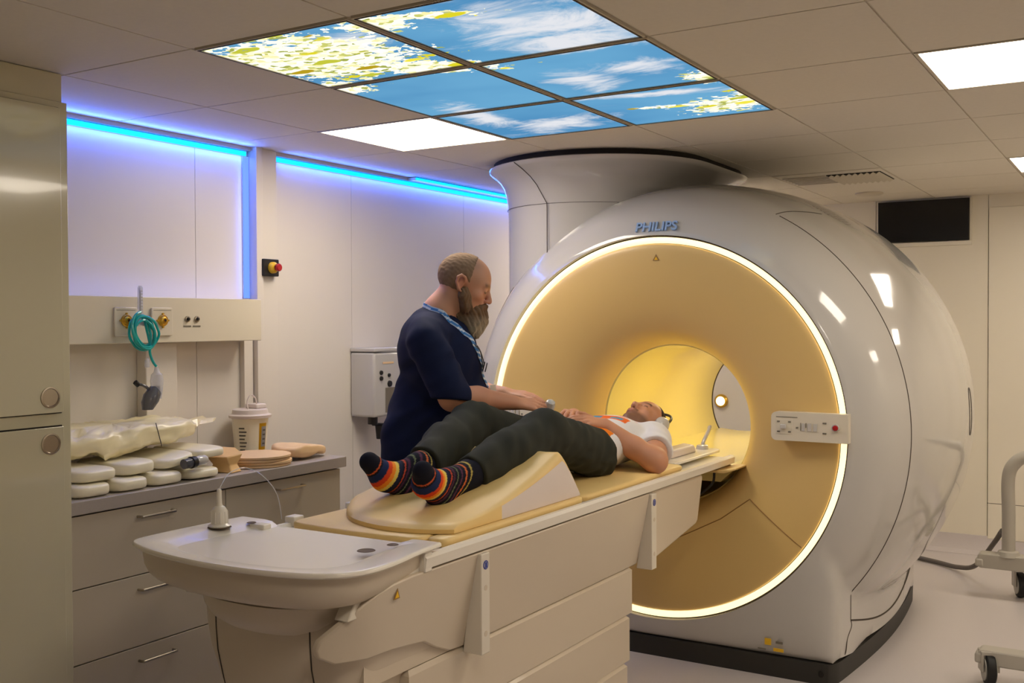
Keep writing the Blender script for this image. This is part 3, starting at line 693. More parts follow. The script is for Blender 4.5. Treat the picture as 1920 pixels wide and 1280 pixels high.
# hatch lines on the amber panel
def ysurf(x, z, off=.0):
    r = math.hypot(x-GC[0], z-GC[1]); rs = [b for a, b in fp][::-1]; yy = [a for a, b in fp][::-1]
    return float(np.interp(r, rs, yy))-off
def dens(pl, n=12):
    out = []
    for a, b in zip(pl, pl[1:]): out += [(a[0]+(b[0]-a[0])*k/n, a[1]+(b[1]-a[1])*k/n) for k in range(n)]
    return out+[pl[-1]]
M['hatch'] = mat('hatch line', (150, 110, 55), .6)
for s in (1, -1):
    pl = dens([(GC[0]+s*(x-GC[0]), z) for x, z in ((-1.92, .512), (-1.83, .535), (-1.75, .575), (-1.625, .64), (-1.486, .742), (-1.246, .565))], 8)
    bm = BM(); tube(bm, [(x, ysurf(x, z, .0006), z) for x, z in pl], .0025, 6); W2L(mesh_obj('hatch_seam', bm, M['hatch'], scn))
# warning triangle and stickers
def tri(cx, cz, y, s, m, name, parent, nrm=-1):
    bm = BM(); prism(bm, [(-.5*s, -.3*s), (.5*s, -.3*s), (0, .56*s)], 0, .0008, lambda u, v, w: (cx+u, y+nrm*w, cz+v)); return W2L(mesh_obj(name, bm, m, parent, smooth=False))
tri(-1.905, 1.805, ysurf(-1.905, 1.805, .001), .034, M['hatch'], 'warning_sticker', scn)
tri(-1.905, 1.803, ysurf(-1.905, 1.805, .0019), .018, M['yellow'], 'warning_sticker', scn)
for (x0, x1, z0, z1, m) in ((-1.40, -1.372, .135, .163, 'yellow'), (-1.352, -1.322, .146, .156, 'print'), (-1.362, -1.318, .112, .126, 'yellow'), (-1.430, -1.395, .112, .118, 'print')):
    W2L(bxo('sticker', x0, x1, 4.3305, 4.3325, z0, z1, M[m], scn, bevel=0))
# control panels on both sides of the front
def ctl(sgn):
    xa, xb = (-1.362, -1.042)
    if sgn < 0: xa, xb = 2*GC[0]-xb, 2*GC[0]-xa
    bm = BM()
    P_ = rrect(xa, xb, 1.018, 1.138, .022)
    P_ = [(x, z) if (sgn > 0 and x < xb-.03) or (sgn < 0 and x > xa+.03) else (x, (1.138 if z > 1.078 else 1.018)) for x, z in P_]
    prism(bm, P_, 4.298, 4.352, lambda u, v, w: (u, w, v))
    p = W2L(mesh_obj('control_panel', bm, M['panelw'], scn, bevel=.004))
    if sgn < 0: tag(p, 'left white control panel')
    else: tag(p, 'right white control panel')
    X = lambda x: x if sgn > 0 else 2*GC[0]-x
    def small(name, x0, x1, z0, z1, d, m, bev=.001):
        a, b_ = sorted((X(x0), X(x1))); return W2L(bxo(name, a, b_, 4.2976-d, 4.2976, z0, z1, M[m], p, bevel=bev))
    small('button_field', -1.340, -1.270, 1.046, 1.108, .0012, 'panelw')
    small('jog_knob', -1.320, -1.296, 1.068, 1.088, .014, 'white', .004)
    for x in (-1.330, -1.283):
        for z in (1.056, 1.098): small('button', x-.006, x+.006, z-.003, z+.003, .003, 'print')
    small('button', -1.256, -1.246, 1.072, 1.078, .003, 'print')
    small('slot', -1.238, -1.235, 1.062, 1.096, .002, 'print')
    small('slot', -1.216, -1.213, 1.076, 1.096, .002, 'print')
    small('button', -1.232, -1.219, 1.062, 1.094, .003, 'white'); small('button', -1.208, -1.192, 1.062, 1.094, .003, 'white'); small('button', -1.184, -1.168, 1.062, 1.094, .003, 'white')
    for z in (1.056, 1.098): small('button', -1.146, -1.130, z-.003, z+.003, .003, 'print')
    small('title_line', -1.34, -1.25, 1.116, 1.119, .0008, 'print', 0)
    bm = BM(); revolve(bm, [(4.2974, .0155), (4.292, .0155), (4.291, .012)], 24, origin=(X(-1.093), 0, 1.081)); W2L(mesh_obj('stop_button_ring', bm, M['white'], p))
    bm = BM(); revolve(bm, [(4.2974, .0118), (4.288, .011), (4.286, .007)], 24, origin=(X(-1.093), 0, 1.081), cap1=True); o = W2L(mesh_obj('stop_button', bm, M['red'], p)); tag(o, 'red stop button')
ctl(1); ctl(-1)
# lettering
th = math.radians(96); nrm = Vector((0, -.87, .49))
LY, LR = 4.385, .972
bmx = frame((-2.005, 4.332, 1.928), (1, 0, 0), (0, -.91, .40))
text_obj('lettering', 'PHILIPS', .064, M['logo'], Matrix.Translation((-OX, -OY, 0)) @ bmx, scn, ext=.004, bold=.0012, shear=.0)
# service turret between scanner and ceiling
def stadium(cx, yf, yb, r, off, n=24, skew=0):
    R_ = r+off; out = []
    for k in range(n+1): a = -PI/2+(-PI/2+PI*k/n) ; out.append((cx+R_*math.cos(PI+PI*k/n), yf+r+R_*math.sin(PI+PI*k/n)))
    for k in range(n+1): out.append((cx+R_*math.cos(PI*k/n), yb-r+R_*math.sin(PI*k/n)))
    return out
sec = [(1.47, 0), (1.9, 0), (2.06, .002), (2.12, .006), (2.17, .018), (2.21, .038), (2.24, .07), (2.262, .11), (2.277, .15), (2.285, .168), (2.297, .174), (2.302, .165)]
bm = BM(); loft(bm, [[(x+.085*(o_/.174)*1.0, y-.0*o_, z) for x, y in stadium(-2.52, 4.44, 5.75, .41, o_)] for z, o_ in sec])
W2L(mesh_obj('service_turret', bm, M['white'], scn, ang=60))
bm = BM(); loft(bm, [[(x+.08, y, z) for x, y in stadium(-2.52, 4.44, 5.75, .41, .145)] for z in (2.3025, CZ-.001)]); W2L(mesh_obj('turret_gap', bm, M['gap'], scn))
bm = BM(); tube(bm, [(-2.52, 4.4285, z) for z in np.arange(1.80, 2.08, .02)]+[(-2.52-.02*k, 4.4285-.0-[.002, .01, .03, .06, .10, .145][k], [2.10, 2.14, 2.19, 2.23, 2.262, 2.29][k]) for k in range(6)], .0022, 6); W2L(mesh_obj('seam', bm, M['seam'], scn))
bm = BM(); tube(bm, [(x, y, 2.10) for x, y in stadium(-2.52, 4.44, 5.75, .41, .006)], .0012, 5, closed=True); W2L(mesh_obj('seam', bm, M['seam'], scn))
for yb, e in ((4.95, 1.1), (5.6, 1.5)):
    ld = bpy.data.lights.new('bore_lamp', 'AREA'); ld.shape = 'RECTANGLE'; ld.size = .10; ld.size_y = .4; ld.energy = e; ld.color = (1, .86, .5)
    o = bpy.data.objects.new('bore_lamp', ld); C.objects.link(o); o.location = (GC[0]+.06, yb, GC[1]+.34)
# bed support inside the bore
bm = BM(); prism(bm, [(-.335, .86), (-.30, .872), (-.2, .862), (.2, .862), (.30, .872), (.335, .86), (.26, .79), (-.26, .79)], 4.50, 6.03, lambda u, v, w: (GC[0]+u, w, v)); W2L(mesh_obj('bore_bed', bm, M['bore'], scn, ang=20))
bm = BM(); prism(bm, [(-.31, .855), (.34, .855), (.39, .872), (.39, .880), (.33, .868), (-.31, .868)], 4.33, 4.56, lambda u, v, w: (GC[0]+u, w, v)); o = W2L(mesh_obj('bridge_lip', bm, M['amber'], scn, bevel=.003))
bm = BM(); tube(bm, catmull([(GC[0]+.18, 4.40, .74), (GC[0]+.20, 4.42, .745), (GC[0]+.245, 4.44, .79), (GC[0]+.25, 4.45, .84)], 6), .006, 8); W2L(mesh_obj('docking_latch', bm, M['plinth'], scn))
bm = BM(); revolve(bm, [(4.585, .376), (4.575, .380), (4.585, .384)], 80, origin=(GC[0], 0, GC[1]), a0=math.radians(200), a1=math.radians(340)); W2L(mesh_obj('bore_lower_gap', bm, M['hatch'], scn))
# lamp beyond the bore
t = thing('wall_lamp', 'small round glowing lamp seen through the scanner bore', 'lamp', (-2.70, FY, .93))
bm = BM(); revolve(bm, [(-.001, .05), (-.02, .05), (-.03, .04)], 28, cap1=True); mesh_obj('housing', bm, M['gold'], t)
bm = BM(); revolve(bm, [(-.031, .034), (-.045, .028), (-.05, .012)], 28, cap0=True, cap1=True); mesh_obj('lens', bm, M['bulb'], t)

# ------------------------------------------------------------------ far wall things
t = thing('wall_monitor', 'black rectangular screen high on the far wall right of the scanner', 'screen', (-1.295, FY, 2.18))
bxo('screen', -.285, .285, -.03, -.001, -.137, .137, M['black'], t, bevel=.002)
bxo('frame', -.30, .30, -.012, -.0005, -.168, -.139, M['wallfar'], t, bevel=.002)
bxo('bracket', .286, .30, -.012, -.0005, -.139, .14, M['wallfar'], t, bevel=.002)
bm = BM(); tube(bm, catmull([(-1.3, 6.95, .018), (-1.12, 6.85, .018), (-.98, 6.72, .03), (-.86, 6.55, .09), (-.74, 6.35, .27), (-.70, 6.29, .34), (-.688, 6.262, .36)], 8), .014, 10)
o = mesh_obj('power_cable', bm, M['cable']); tag(o, 'thick grey cable running from behind the scanner to the trolley', 'cable')

# trolley at right edge
t = thing('equipment_trolley', 'grey steel trolley with castors and a hoop handle at the right edge', 'trolley', (-.3, 5.45, 0))
def T(p): return (p[0]+.3, p[1]-5.45, p[2])
for y, x0, z0, z1 in ((6.2, -.80, .165, .245), (4.72, -.605, .085, .148)):
    bm = BM(); q = rrect(x0, .45, z0, z1, .018, 4)
    prism(bm, q, -.045, .045, lambda u, v, w: (u+.3, y+w-5.45, v)); mesh_obj('cross_beam', bm, M['trolley'], t, bevel=.006)
    bxo('end_cap', x0+.3-.012, x0+.3+.03, y-5.45-.05, y-5.45+.05, z0+.008, z0+.05, M['trolley'], t, bevel=.008)
bxo('side_rail', .0, .06, -.70, .72, .16, .22, M['trolley'], t, bevel=.006)
bxo('side_rail', .62, .68, -.70, .72, .16, .22, M['trolley'], t, bevel=.006)
bm = BM(); tube(bm, catmull([T((-.65, 6.2, .24)), T((-.65, 6.2, .45)), T((-.652, 6.2, .66)), T((-.62, 6.2, .745)), T((-.55, 6.2, .785)), T((-.4, 6.2, .79)), T((.1, 6.2, .79)), T((.25, 6.2, .75)), T((.29, 6.2, .66)), T((.29, 6.2, .24))], 8), .034, 20); mesh_obj('hoop_handle', bm, M['trolley'], t)
bm = BM(); revolve(bm, [(.236, .06), (.262, .052), (.268, .036)], 24, origin=(-.35, .75, 0), axis='Z', cap0=True, cap1=True); mesh_obj('handle_socket', bm, M['trolley'], t)
for (x, y, r) in ((-.60, 6.28, .068), (-.565, 4.70, .068), (.40, 6.28, .068), (.40, 4.70, .068)):
    X0, Y0 = x+.3, y-5.45
    c = None
    bm = BM(); ang_ = .35; ax = Vector((math.cos(ang_), math.sin(ang_), 0))
    p = Vector((X0, Y0, r+.001))
    def disc(a, b, R_, bm): cyl(bm, p+ax*a, p+ax*b, R_, n=36)
    disc(-.018, .018, r, bm); whl = mesh_obj('castor_wheel', bm, M['rubber'], t, bevel=.006)
    bm = BM(); disc(-.0225, -.0185, r*.74, bm); disc(.0185, .0225, r*.74, bm); mesh_obj('hub', bm, M['wheel'], whl)
    bm = BM(); top = .165 if y > 5 else .084
    box(bm, -.036, -.026, -.03, .03, .06, top+.05); box(bm, .026, .036, -.03, .03, .06, top+.05); box(bm, -.036, .036, -.03, .03, top+.046, top+.06)
    bmesh.ops.transform(bm, matrix=Matrix.Translation((X0, Y0, 0)) @ Matrix.Rotation(ang_, 4, 'Z'), verts=bm.verts[:]); mesh_obj('castor_fork', bm, M['trolley'], t, bevel=.002)

# ------------------------------------------------------------------ patient table
TX, TY = -1.92, 3.0
tb = thing('patient_table', 'long cream scanner table on a stepped pedestal leading into the bore', 'patient table', (TX, TY, 0))
def TL(o): o.data.transform(Matrix.Translation((-TX, -TY, 0))); return o
bm = BM(); prism(bm, [(-.30, .872), (.30, .872), (.318, .878), (.322, .905), (.314, .914), (.300, .914), (.290, .902), (-.290, .902), (-.300, .914), (-.314, .914), (-.322, .905), (-.318, .878)], 2.17, 4.52, lambda u, v, w: (TX+u, w, v))
TL(mesh_obj('tabletop', bm, M['tabletop'], tb, ang=40))
for k, y in enumerate((2.34, 2.62)):
    bm = BM(); box(bm, -2.245, -2.205, y-.02, y+.025, .90, .932); TL(mesh_obj('strap_clip', bm, M['tabletop'], tb, bevel=.004))
TRC = (-1.952, 1.99)
tro = [(-2.335, 2.235), (-2.345, 2.1), (-2.348, 1.95), (-2.343, 1.865), (-2.325, 1.83), (-2.28, 1.806), (-2.18, 1.776), (-2.06, 1.758), (-1.93, 1.752), (-1.80, 1.762), (-1.69, 1.785), (-1.62, 1.818), (-1.578, 1.868), (-1.563, 1.93), (-1.568, 2.02), (-1.585, 2.12), (-1.597, 2.235)]
sm = [(p.x, p.y) for p in catmull([(a, b, 0) for a, b in tro], 5)]
sm += [(-1.597+(-2.335+1.597)*k/24, 2.235) for k in range(1, 24)]
def sc_loop(s, z, mid=0, dy=0):
    out = []
    for x, y in sm:
        X_, Y_ = TRC[0]+(x-TRC[0])*s, TRC[1]+(y-TRC[1])*s+dy
        zz = z
        if mid:
            q = min(max((.27-abs(X_-TRC[0]))/.06, 0), 1)*min(max((Y_-2.02)/.12, 0), 1); q = q*q*(3-2*q); zz = z-(z-.9145)*q*mid
        out.append((X_, Y_, zz))
    return out
bm = BM(); loft(bm, [sc_loop(.93, .922), sc_loop(.985, .923), sc_loop(1, .928, 1), sc_loop(.998, .934, 1), sc_loop(.990, .9372, 1), sc_loop(.98, .9375, 1), sc_loop(.96, .9375, 1), sc_loop(.83, .937, 1), sc_loop(.76, .932, 1), sc_loop(.66, .9185, 1), sc_loop(.45, .916, 1), sc_loop(.1, .9155, 1)])
TL(mesh_obj('foot_tray', bm, M['tabletop'], tb, ang=50))
bm = BM(); loft(bm, [sc_loop(.935, .9215), sc_loop(.93, .905), sc_loop(.92, .88), sc_loop(.89, .858), sc_loop(.84, .842), sc_loop(.76, .833), sc_loop(.6, .831)]); TL(mesh_obj('tray_bowl', bm, M['tableb'], tb, ang=60))
def ell(cx, hx, yf, yb, z, n=48, p=2.4, dp=.30):
    out = []
    for k in range(n+1):
        a = PI+PI*k/n; c, s = math.cos(a), math.sin(a)
        out.append((cx+hx*math.copysign(abs(c)**(2/p), c), yf+dp+dp*math.copysign(abs(s)**(2/p), s), z))
    return out+[(cx+hx, yb, z), (cx-hx, yb, z)]
bm = BM(); loft(bm, [ell(-1.93, .285, 1.83, 2.25, .822), ell(-1.93, .28, 1.835, 2.25, .79), ell(-1.93, .262, 1.85, 2.25, .762), ell(-1.93, .235, 1.875, 2.25, .742), ell(-1.93, .19, 1.91, 2.25, .73), ell(-1.93, .1, 1.95, 2.25, .728)][::-1]); TL(mesh_obj('lower_bowl', bm, M['tableb'], tb, ang=60))
NOSE = ((.0, .19, 2.06), (.1, .19, 2.06), (.3, .20, 1.98), (.45, .215, 1.94), (.57, .24, 1.915), (.66, .268, 1.90), (.72, .28, 1.897), (.828, .285, 1.895))
bm = BM(); loft(bm, [ell(-1.93, hx, yf, 2.35, z, p=3, dp=.18) for z, hx, yf in NOSE]); TL(mesh_obj('pedestal_nose', bm, M['tableb'], tb, ang=60))
def nose_pt(x, z, off=.0005):
    hx = float(np.interp(z, [a[0] for a in NOSE], [a[1] for a in NOSE])); yf = float(np.interp(z, [a[0] for a in NOSE], [a[2] for a in NOSE]))
    u = min(abs(x+1.93)/hx, 1); v = (1-u**3)**(1/3); return (x, yf+.18-.18*v-off, z)
for x in (-2.095, -1.765):
    bm = BM(); tube(bm, [nose_pt(x, z) for z in np.arange(.80, .02, -.02)], .002, 6); TL(mesh_obj('seam', bm, M['seam'], tb))
# slanted side panels
for s in (1, -1):
    xp = lambda z: TX+s*(.315-.055*min(max((.87-z)/.27, 0), 1)**1.1)
    poly = [(1.862, .735), (1.866, .757), (1.885, .778), (1.912, .805), (1.945, .835), (1.985, .855), (2.04, .866), (2.12, .871), (2.3, .871), (2.6, .871), (3.0, .871), (3.3, .871), (3.60, .871), (3.60, .80), (3.60, .70), (3.60, .598), (3.3, .598), (3.0, .598), (2.7, .598), (2.46, .598), (2.36, .604), (2.29, .632), (2.22, .668), (2.08, .685), (1.98, .688), (1.90, .692), (1.868, .712)]
    poly = [(y if s > 0 else max(y, 2.12+.1*(y-1.8)), z) for y, z in poly]
    bm = BM()
    bulge = lambda y: -.07*max(0, (2.0-y)/.14)**2 if y < 2.0 else 0
    loft(bm, [[(xp(z)+s*bulge(y), y, z) for y, z in poly], [(xp(z)-s*.02+s*bulge(y), y, z) for y, z in poly]])
    bmesh.ops.triangulate(bm, faces=[f for f in bm.faces if len(f.verts) > 4])
    TL(mesh_obj('side_panel', bm, M['tableb'], tb, ang=50, bevel=.004))
    bm = BM(); poly = [(3.605, .871), (4.16, .871), (4.165, .855), (4.11, .685), (4.09, .672), (3.605, .60)]
    loft(bm, [[(TX+s*.305, y, z) for y, z in poly], [(TX+s*.27, y, z) for y, z in poly]]); TL(mesh_obj('head_end_panel', bm, M['tableb'], tb, bevel=.008, seg=3))
    for y in (2.445, 3.615):
        bm = BM(); loft(bm, [[(TX+s*.260, y-.022, .582), (TX+s*.325, y-.022, .582), (TX+s*.325, y-.022, .868), (TX+s*.30, y-.022, .868)], [(TX+s*.260, y+.022, .582), (TX+s*.325, y+.022, .582), (TX+s*.325, y+.022, .868), (TX+s*.30, y+.022, .868)]])
        br = TL(mesh_obj('bracket', bm, M['table'], tb, bevel=.003))
        bm = BM(); cyl(bm, (TX+s*.3253, y, .835), (TX+s*.3262, y, .835), .013, n=24); TL(mesh_obj('round_sticker', bm, M['blue'], br))
        bm = BM(); cyl(bm, (TX+s*.3263, y, .835), (TX+s*.3268, y, .835), .0095, n=24); TL(mesh_obj('sticker_ring', bm, M['white'], br))
        bm = BM(); box(bm, min(TX+s*.3269, TX+s*.3273), max(TX+s*.3269, TX+s*.3273), y-.006, y+.006, .827, .843); TL(mesh_obj('sticker_figure', bm, M['blue'], br))
        for z in (.77, .64):
            bm = BM(); cyl(bm, (TX+s*.325, y, z), (TX+s*.3257, y, z), .008, n=16); TL(mesh_obj('bolt_cap', bm, M['tableb'], br))
# stepped skirts
for z0, z1, hx, ye in ((.425, .5975, .262, 3.55), (.255, .424, .268, 3.515), (.10, .254, .275, 3.48), (.0, .099, .280, 3.45)):
    bm = BM()
    loft(bm, [[(TX-hx, 2.17, z0), (TX+hx, 2.17, z0), (TX+hx, ye, z0), (TX-hx, ye, z0)], [(TX-hx, 2.17, z1-.012), (TX+hx, 2.17, z1-.012), (TX+hx, ye, z1-.012), (TX-hx, ye, z1-.012)], [(TX-hx+.012, 2.182, z1), (TX+hx-.012, 2.182, z1), (TX+hx-.012, ye-.012, z1), (TX-hx+.012, ye-.012, z1)]])
    TL(mesh_obj('telescopic_skirt', bm, M['tableb'], tb, ang=20))
bm = BM(); box(bm, TX-.25, TX+.25, 2.0, 3.58, .60, .865); TL(mesh_obj('inner_frame', bm, M['tableb'], tb))
bm = BM(); box(bm, TX-.26, TX+.26, 3.60, 4.10, .69, .87); TL(mesh_obj('inner_frame', bm, M['tableb'], tb))
# bar and steps under the tray on the near side
for s in (1, -1):
    bm = BM(); box(bm, *sorted((TX+s*.30, TX+s*.27)), 1.97, 2.168, .868, .914); TL(mesh_obj('tray_bar', bm, M['tabletop'], tb, bevel=.004))
    bm = BM(); box(bm, *sorted((TX+s*.318, TX+s*.26)), 2.168, 2.20, .868, .936); TL(mesh_obj('end_block', bm, M['tabletop'], tb, bevel=.003))
    bm = BM(); prism(bm, [(1.90, .80), (1.93, .845), (2.10, .866), (2.15, .866), (2.15, .80)], TX+s*.24, TX+s*.285, lambda u, v, w: (w, u, v)); TL(mesh_obj('tray_hinge', bm, M['table'], tb, bevel=.004))
M['hole'] = mat('painted hole shade', (95, 75, 55), .7)  # dark colour for flat discs, painted as the shade inside the tray holes
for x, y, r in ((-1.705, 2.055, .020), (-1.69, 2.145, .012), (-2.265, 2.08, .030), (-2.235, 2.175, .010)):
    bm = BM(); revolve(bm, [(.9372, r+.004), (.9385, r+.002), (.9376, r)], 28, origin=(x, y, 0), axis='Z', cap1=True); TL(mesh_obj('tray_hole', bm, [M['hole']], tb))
text_y = None
bm = BM(); prism(bm, [(2.042, .826), (2.068, .826), (2.060, .852)], TX+.3145, TX+.3155, lambda u, v, w: (w-.0028, u, v)); TL(mesh_obj('warning_sticker', bm, M['hatch'], tb, smooth=False))
bm = BM(); prism(bm, [(2.048, .829), (2.064, .829), (2.058, .845)], TX+.3156, TX+.3165, lambda u, v, w: (w-.0028, u, v)); TL(mesh_obj('warning_sticker', bm, M['yellow'], tb, smooth=False))
# call bulb on the tray
t = thing('squeeze_bulb', 'small white squeeze bulb with a thin stem standing on the foot tray', 'call bulb', (-2.265, 2.08, .939))
bm = BM(); revolve(bm, [(0, .030), (.004, .033), (.010, .024), (.02, .024), (.045, .023), (.055, .017), (.060, .010), (.066, .008), (.105, .0065), (.108, .004)], 26, axis='Z', cap0=True, cap1=True); mesh_obj('bulb_body', bm, M['table'], t)
for k in range(10):
    a = 2*PI*k/10; bm = BM(); cyl(bm, (.0235*math.cos(a), .0235*math.sin(a), .012), (.0225*math.cos(a), .0225*math.sin(a), .044), .002, n=6); mesh_obj('rib', bm, M['table'], t)
bm = BM(); tube(bm, catmull([(0, 0, .106), (.0, .015, .125), (-.02, .06, .145), (-.03, .13, .15), (-.02, .19, .12), (.0, .23, .06), (.0, .25, -.02)], 8), .0014, 6); mesh_obj('tube', bm, M['clear'], t)
# cushions
def slab(name, poly, z0, z1, m, r=.008):
    bm = BM(); n = len(poly); cx = sum(p[0] for p in poly)/n; cy = sum(p[1] for p in poly)/n
    def L_(ins, z):
        out = []
        for i in range(n):
            a, b, c = Vector(poly[i-1]), Vector(poly[i]), Vector(poly[(i+1) % n]); d = (c-a).normalized(); nn = Vector((-d.y, d.x)); out.append((b.x+nn.x*ins, b.y+nn.y*ins, z))
        return out
    loft(bm, [L_(r, z0), L_(r*.3, z0+r*.3), L_(0, z0+r), L_(0, z1-r), L_(r*.3, z1-r*.3), L_(r, z1)])
    return mesh_obj(name, bm, m, ang=50)
P1 = resample(rrect(-2.19, -1.705, 2.285, 3.12, .03), 120)
P1 = [(x, y+(.02*math.sin((x+2.19)/.485*PI*.9)*-1 if y < 2.5 else 0)) for x, y in P1]
o = slab('leg_mattress', P1, .9035, .928, M['cushion']); tag(o, 'flat yellow mattress pad under the wedge cushion at the foot of the table', 'mattress pad')
o = slab('side_strip_cushion', resample(rrect(-1.70, -1.632, 2.30, 3.12, .02), 100), .9035, .9275, M['cushion']); tag(o, 'narrow yellow pad strip along the near edge of the table', 'mattress pad')
o = slab('upper_mattress', resample(rrect(-2.19, -1.635, 3.128, 4.02, .04), 120), .9035, .9275, M['cushion'], .01); tag(o, 'yellow mattress pad under the lying man from hips to shoulders', 'mattress pad')
# wedge cushion
bm = BM(); NXW, NYW = 36, 60; WZ0 = .929
def wz(y):
    if y < 3.0:
        s = min(max((y-2.44)/.56, 0), 1); return .955+.135*s**1.6
    s = (y-3.0)/.125; return 1.09-.155*min(1, s)**1.25-.012*math.sin(min(1, s)*PI)*0
def wfront(x): # plan outline of the front edge
    u = (x+1.86)/.33; return 2.315+.20*abs(u)**2.6+.05*max(0, -u)
cols = []
for i in range(NXW+1):
    q = -math.cos(PI*i/NXW); x = -1.915+.262*q
    y0 = wfront(x); col = []
    for j in range(NYW+1):
        t_ = j/NYW; t_ = t_**1.0; y = y0+(3.125-y0)*t_
        edge = min(1, (1-abs(q))/.06)**.5 if abs(q) < 1 else 0
        fr = min(1, (y-y0)/.035)**.5 if y > y0 else 0
        zt = wz(y); zt = WZ0+(zt-WZ0)*(.82+.18*edge)*1.0
        zt = WZ0+.012+(zt-WZ0-.012)*fr
        col.append((x, y, zt))
    cols.append(col)
TV = [[bm.verts.new(p) for p in c] for c in cols]; BV = [[bm.verts.new((p[0], p[1], WZ0)) for p in c] for c in cols]
for i in range(NXW):
    for j in range(NYW):
        bm.faces.new((TV[i][j], TV[i+1][j], TV[i+1][j+1], TV[i][j+1])); bm.faces.new((BV[i][j], BV[i][j+1], BV[i+1][j+1], BV[i+1][j]))
    bm.faces.new((TV[i][0], BV[i][0], BV[i+1][0], TV[i+1][0])); bm.faces.new((TV[i][NYW], TV[i+1][NYW], BV[i+1][NYW], BV[i][NYW]))
for j in range(NYW):
    bm.faces.new((TV[0][j], TV[0][j+1], BV[0][j+1], BV[0][j])); f = bm.faces.new((TV[NXW][j], BV[NXW][j], BV[NXW][j+1], TV[NXW][j+1]))
    if TV[NXW][j].co.y > 2.62+.0: f.material_index = 1
bmesh.ops.recalc_face_normals(bm, faces=bm.faces[:])
for f in bm.faces:
    c = f.calc_center_median()
    if f.normal.y > .5 and c.y > 3.0: f.material_index = 1
o = mesh_obj('wedge_cushion', bm, [M['cushion'], M['cushw']], ang=50); tag(o, 'yellow wedge cushion with a white side panel under the lying man\'s knees', 'wedge cushion')
# pillow board at the head end
t = thing('head_rest', 'white head support plate with an upright arm at the scanner end of the table', 'head support', (-1.90, 4.32, .9145))
bm = BM(); pl = resample(rrect(-.21, .21, -.28, .30, .05), 60); loft(bm, [[(x, y, z) for x, y in pl] for z in (0, .006, .012)]); mesh_obj('plate', bm, M['tabletop'], t, bevel=.003)
bm = BM(); prism(bm, [(-.15, .012), (-.14, .045), (-.09, .05), (-.05, .03), (.05, .03), (.09, .05), (.14, .045), (.15, .012)], -.16, .12, lambda u, v, w: (u, w, v)); mesh_obj('cradle', bm, M['cushw'], t, bevel=.008)
bm = BM(); tube(bm, catmull([(.13, .24, .012), (.13, .245, .035), (.135, .26, .06), (.14, .29, .09), (.14, .31, .11)], 6), .014, 12, flat=.6); mesh_obj('arm', bm, M['white'], t)
bm = BM(); revolve(bm, [(.012, .03), (.03, .026), (.034, .018)], 20, origin=(.13, .24, 0), axis='Z', cap1=True); mesh_obj('arm_base', bm, M['white'], t)
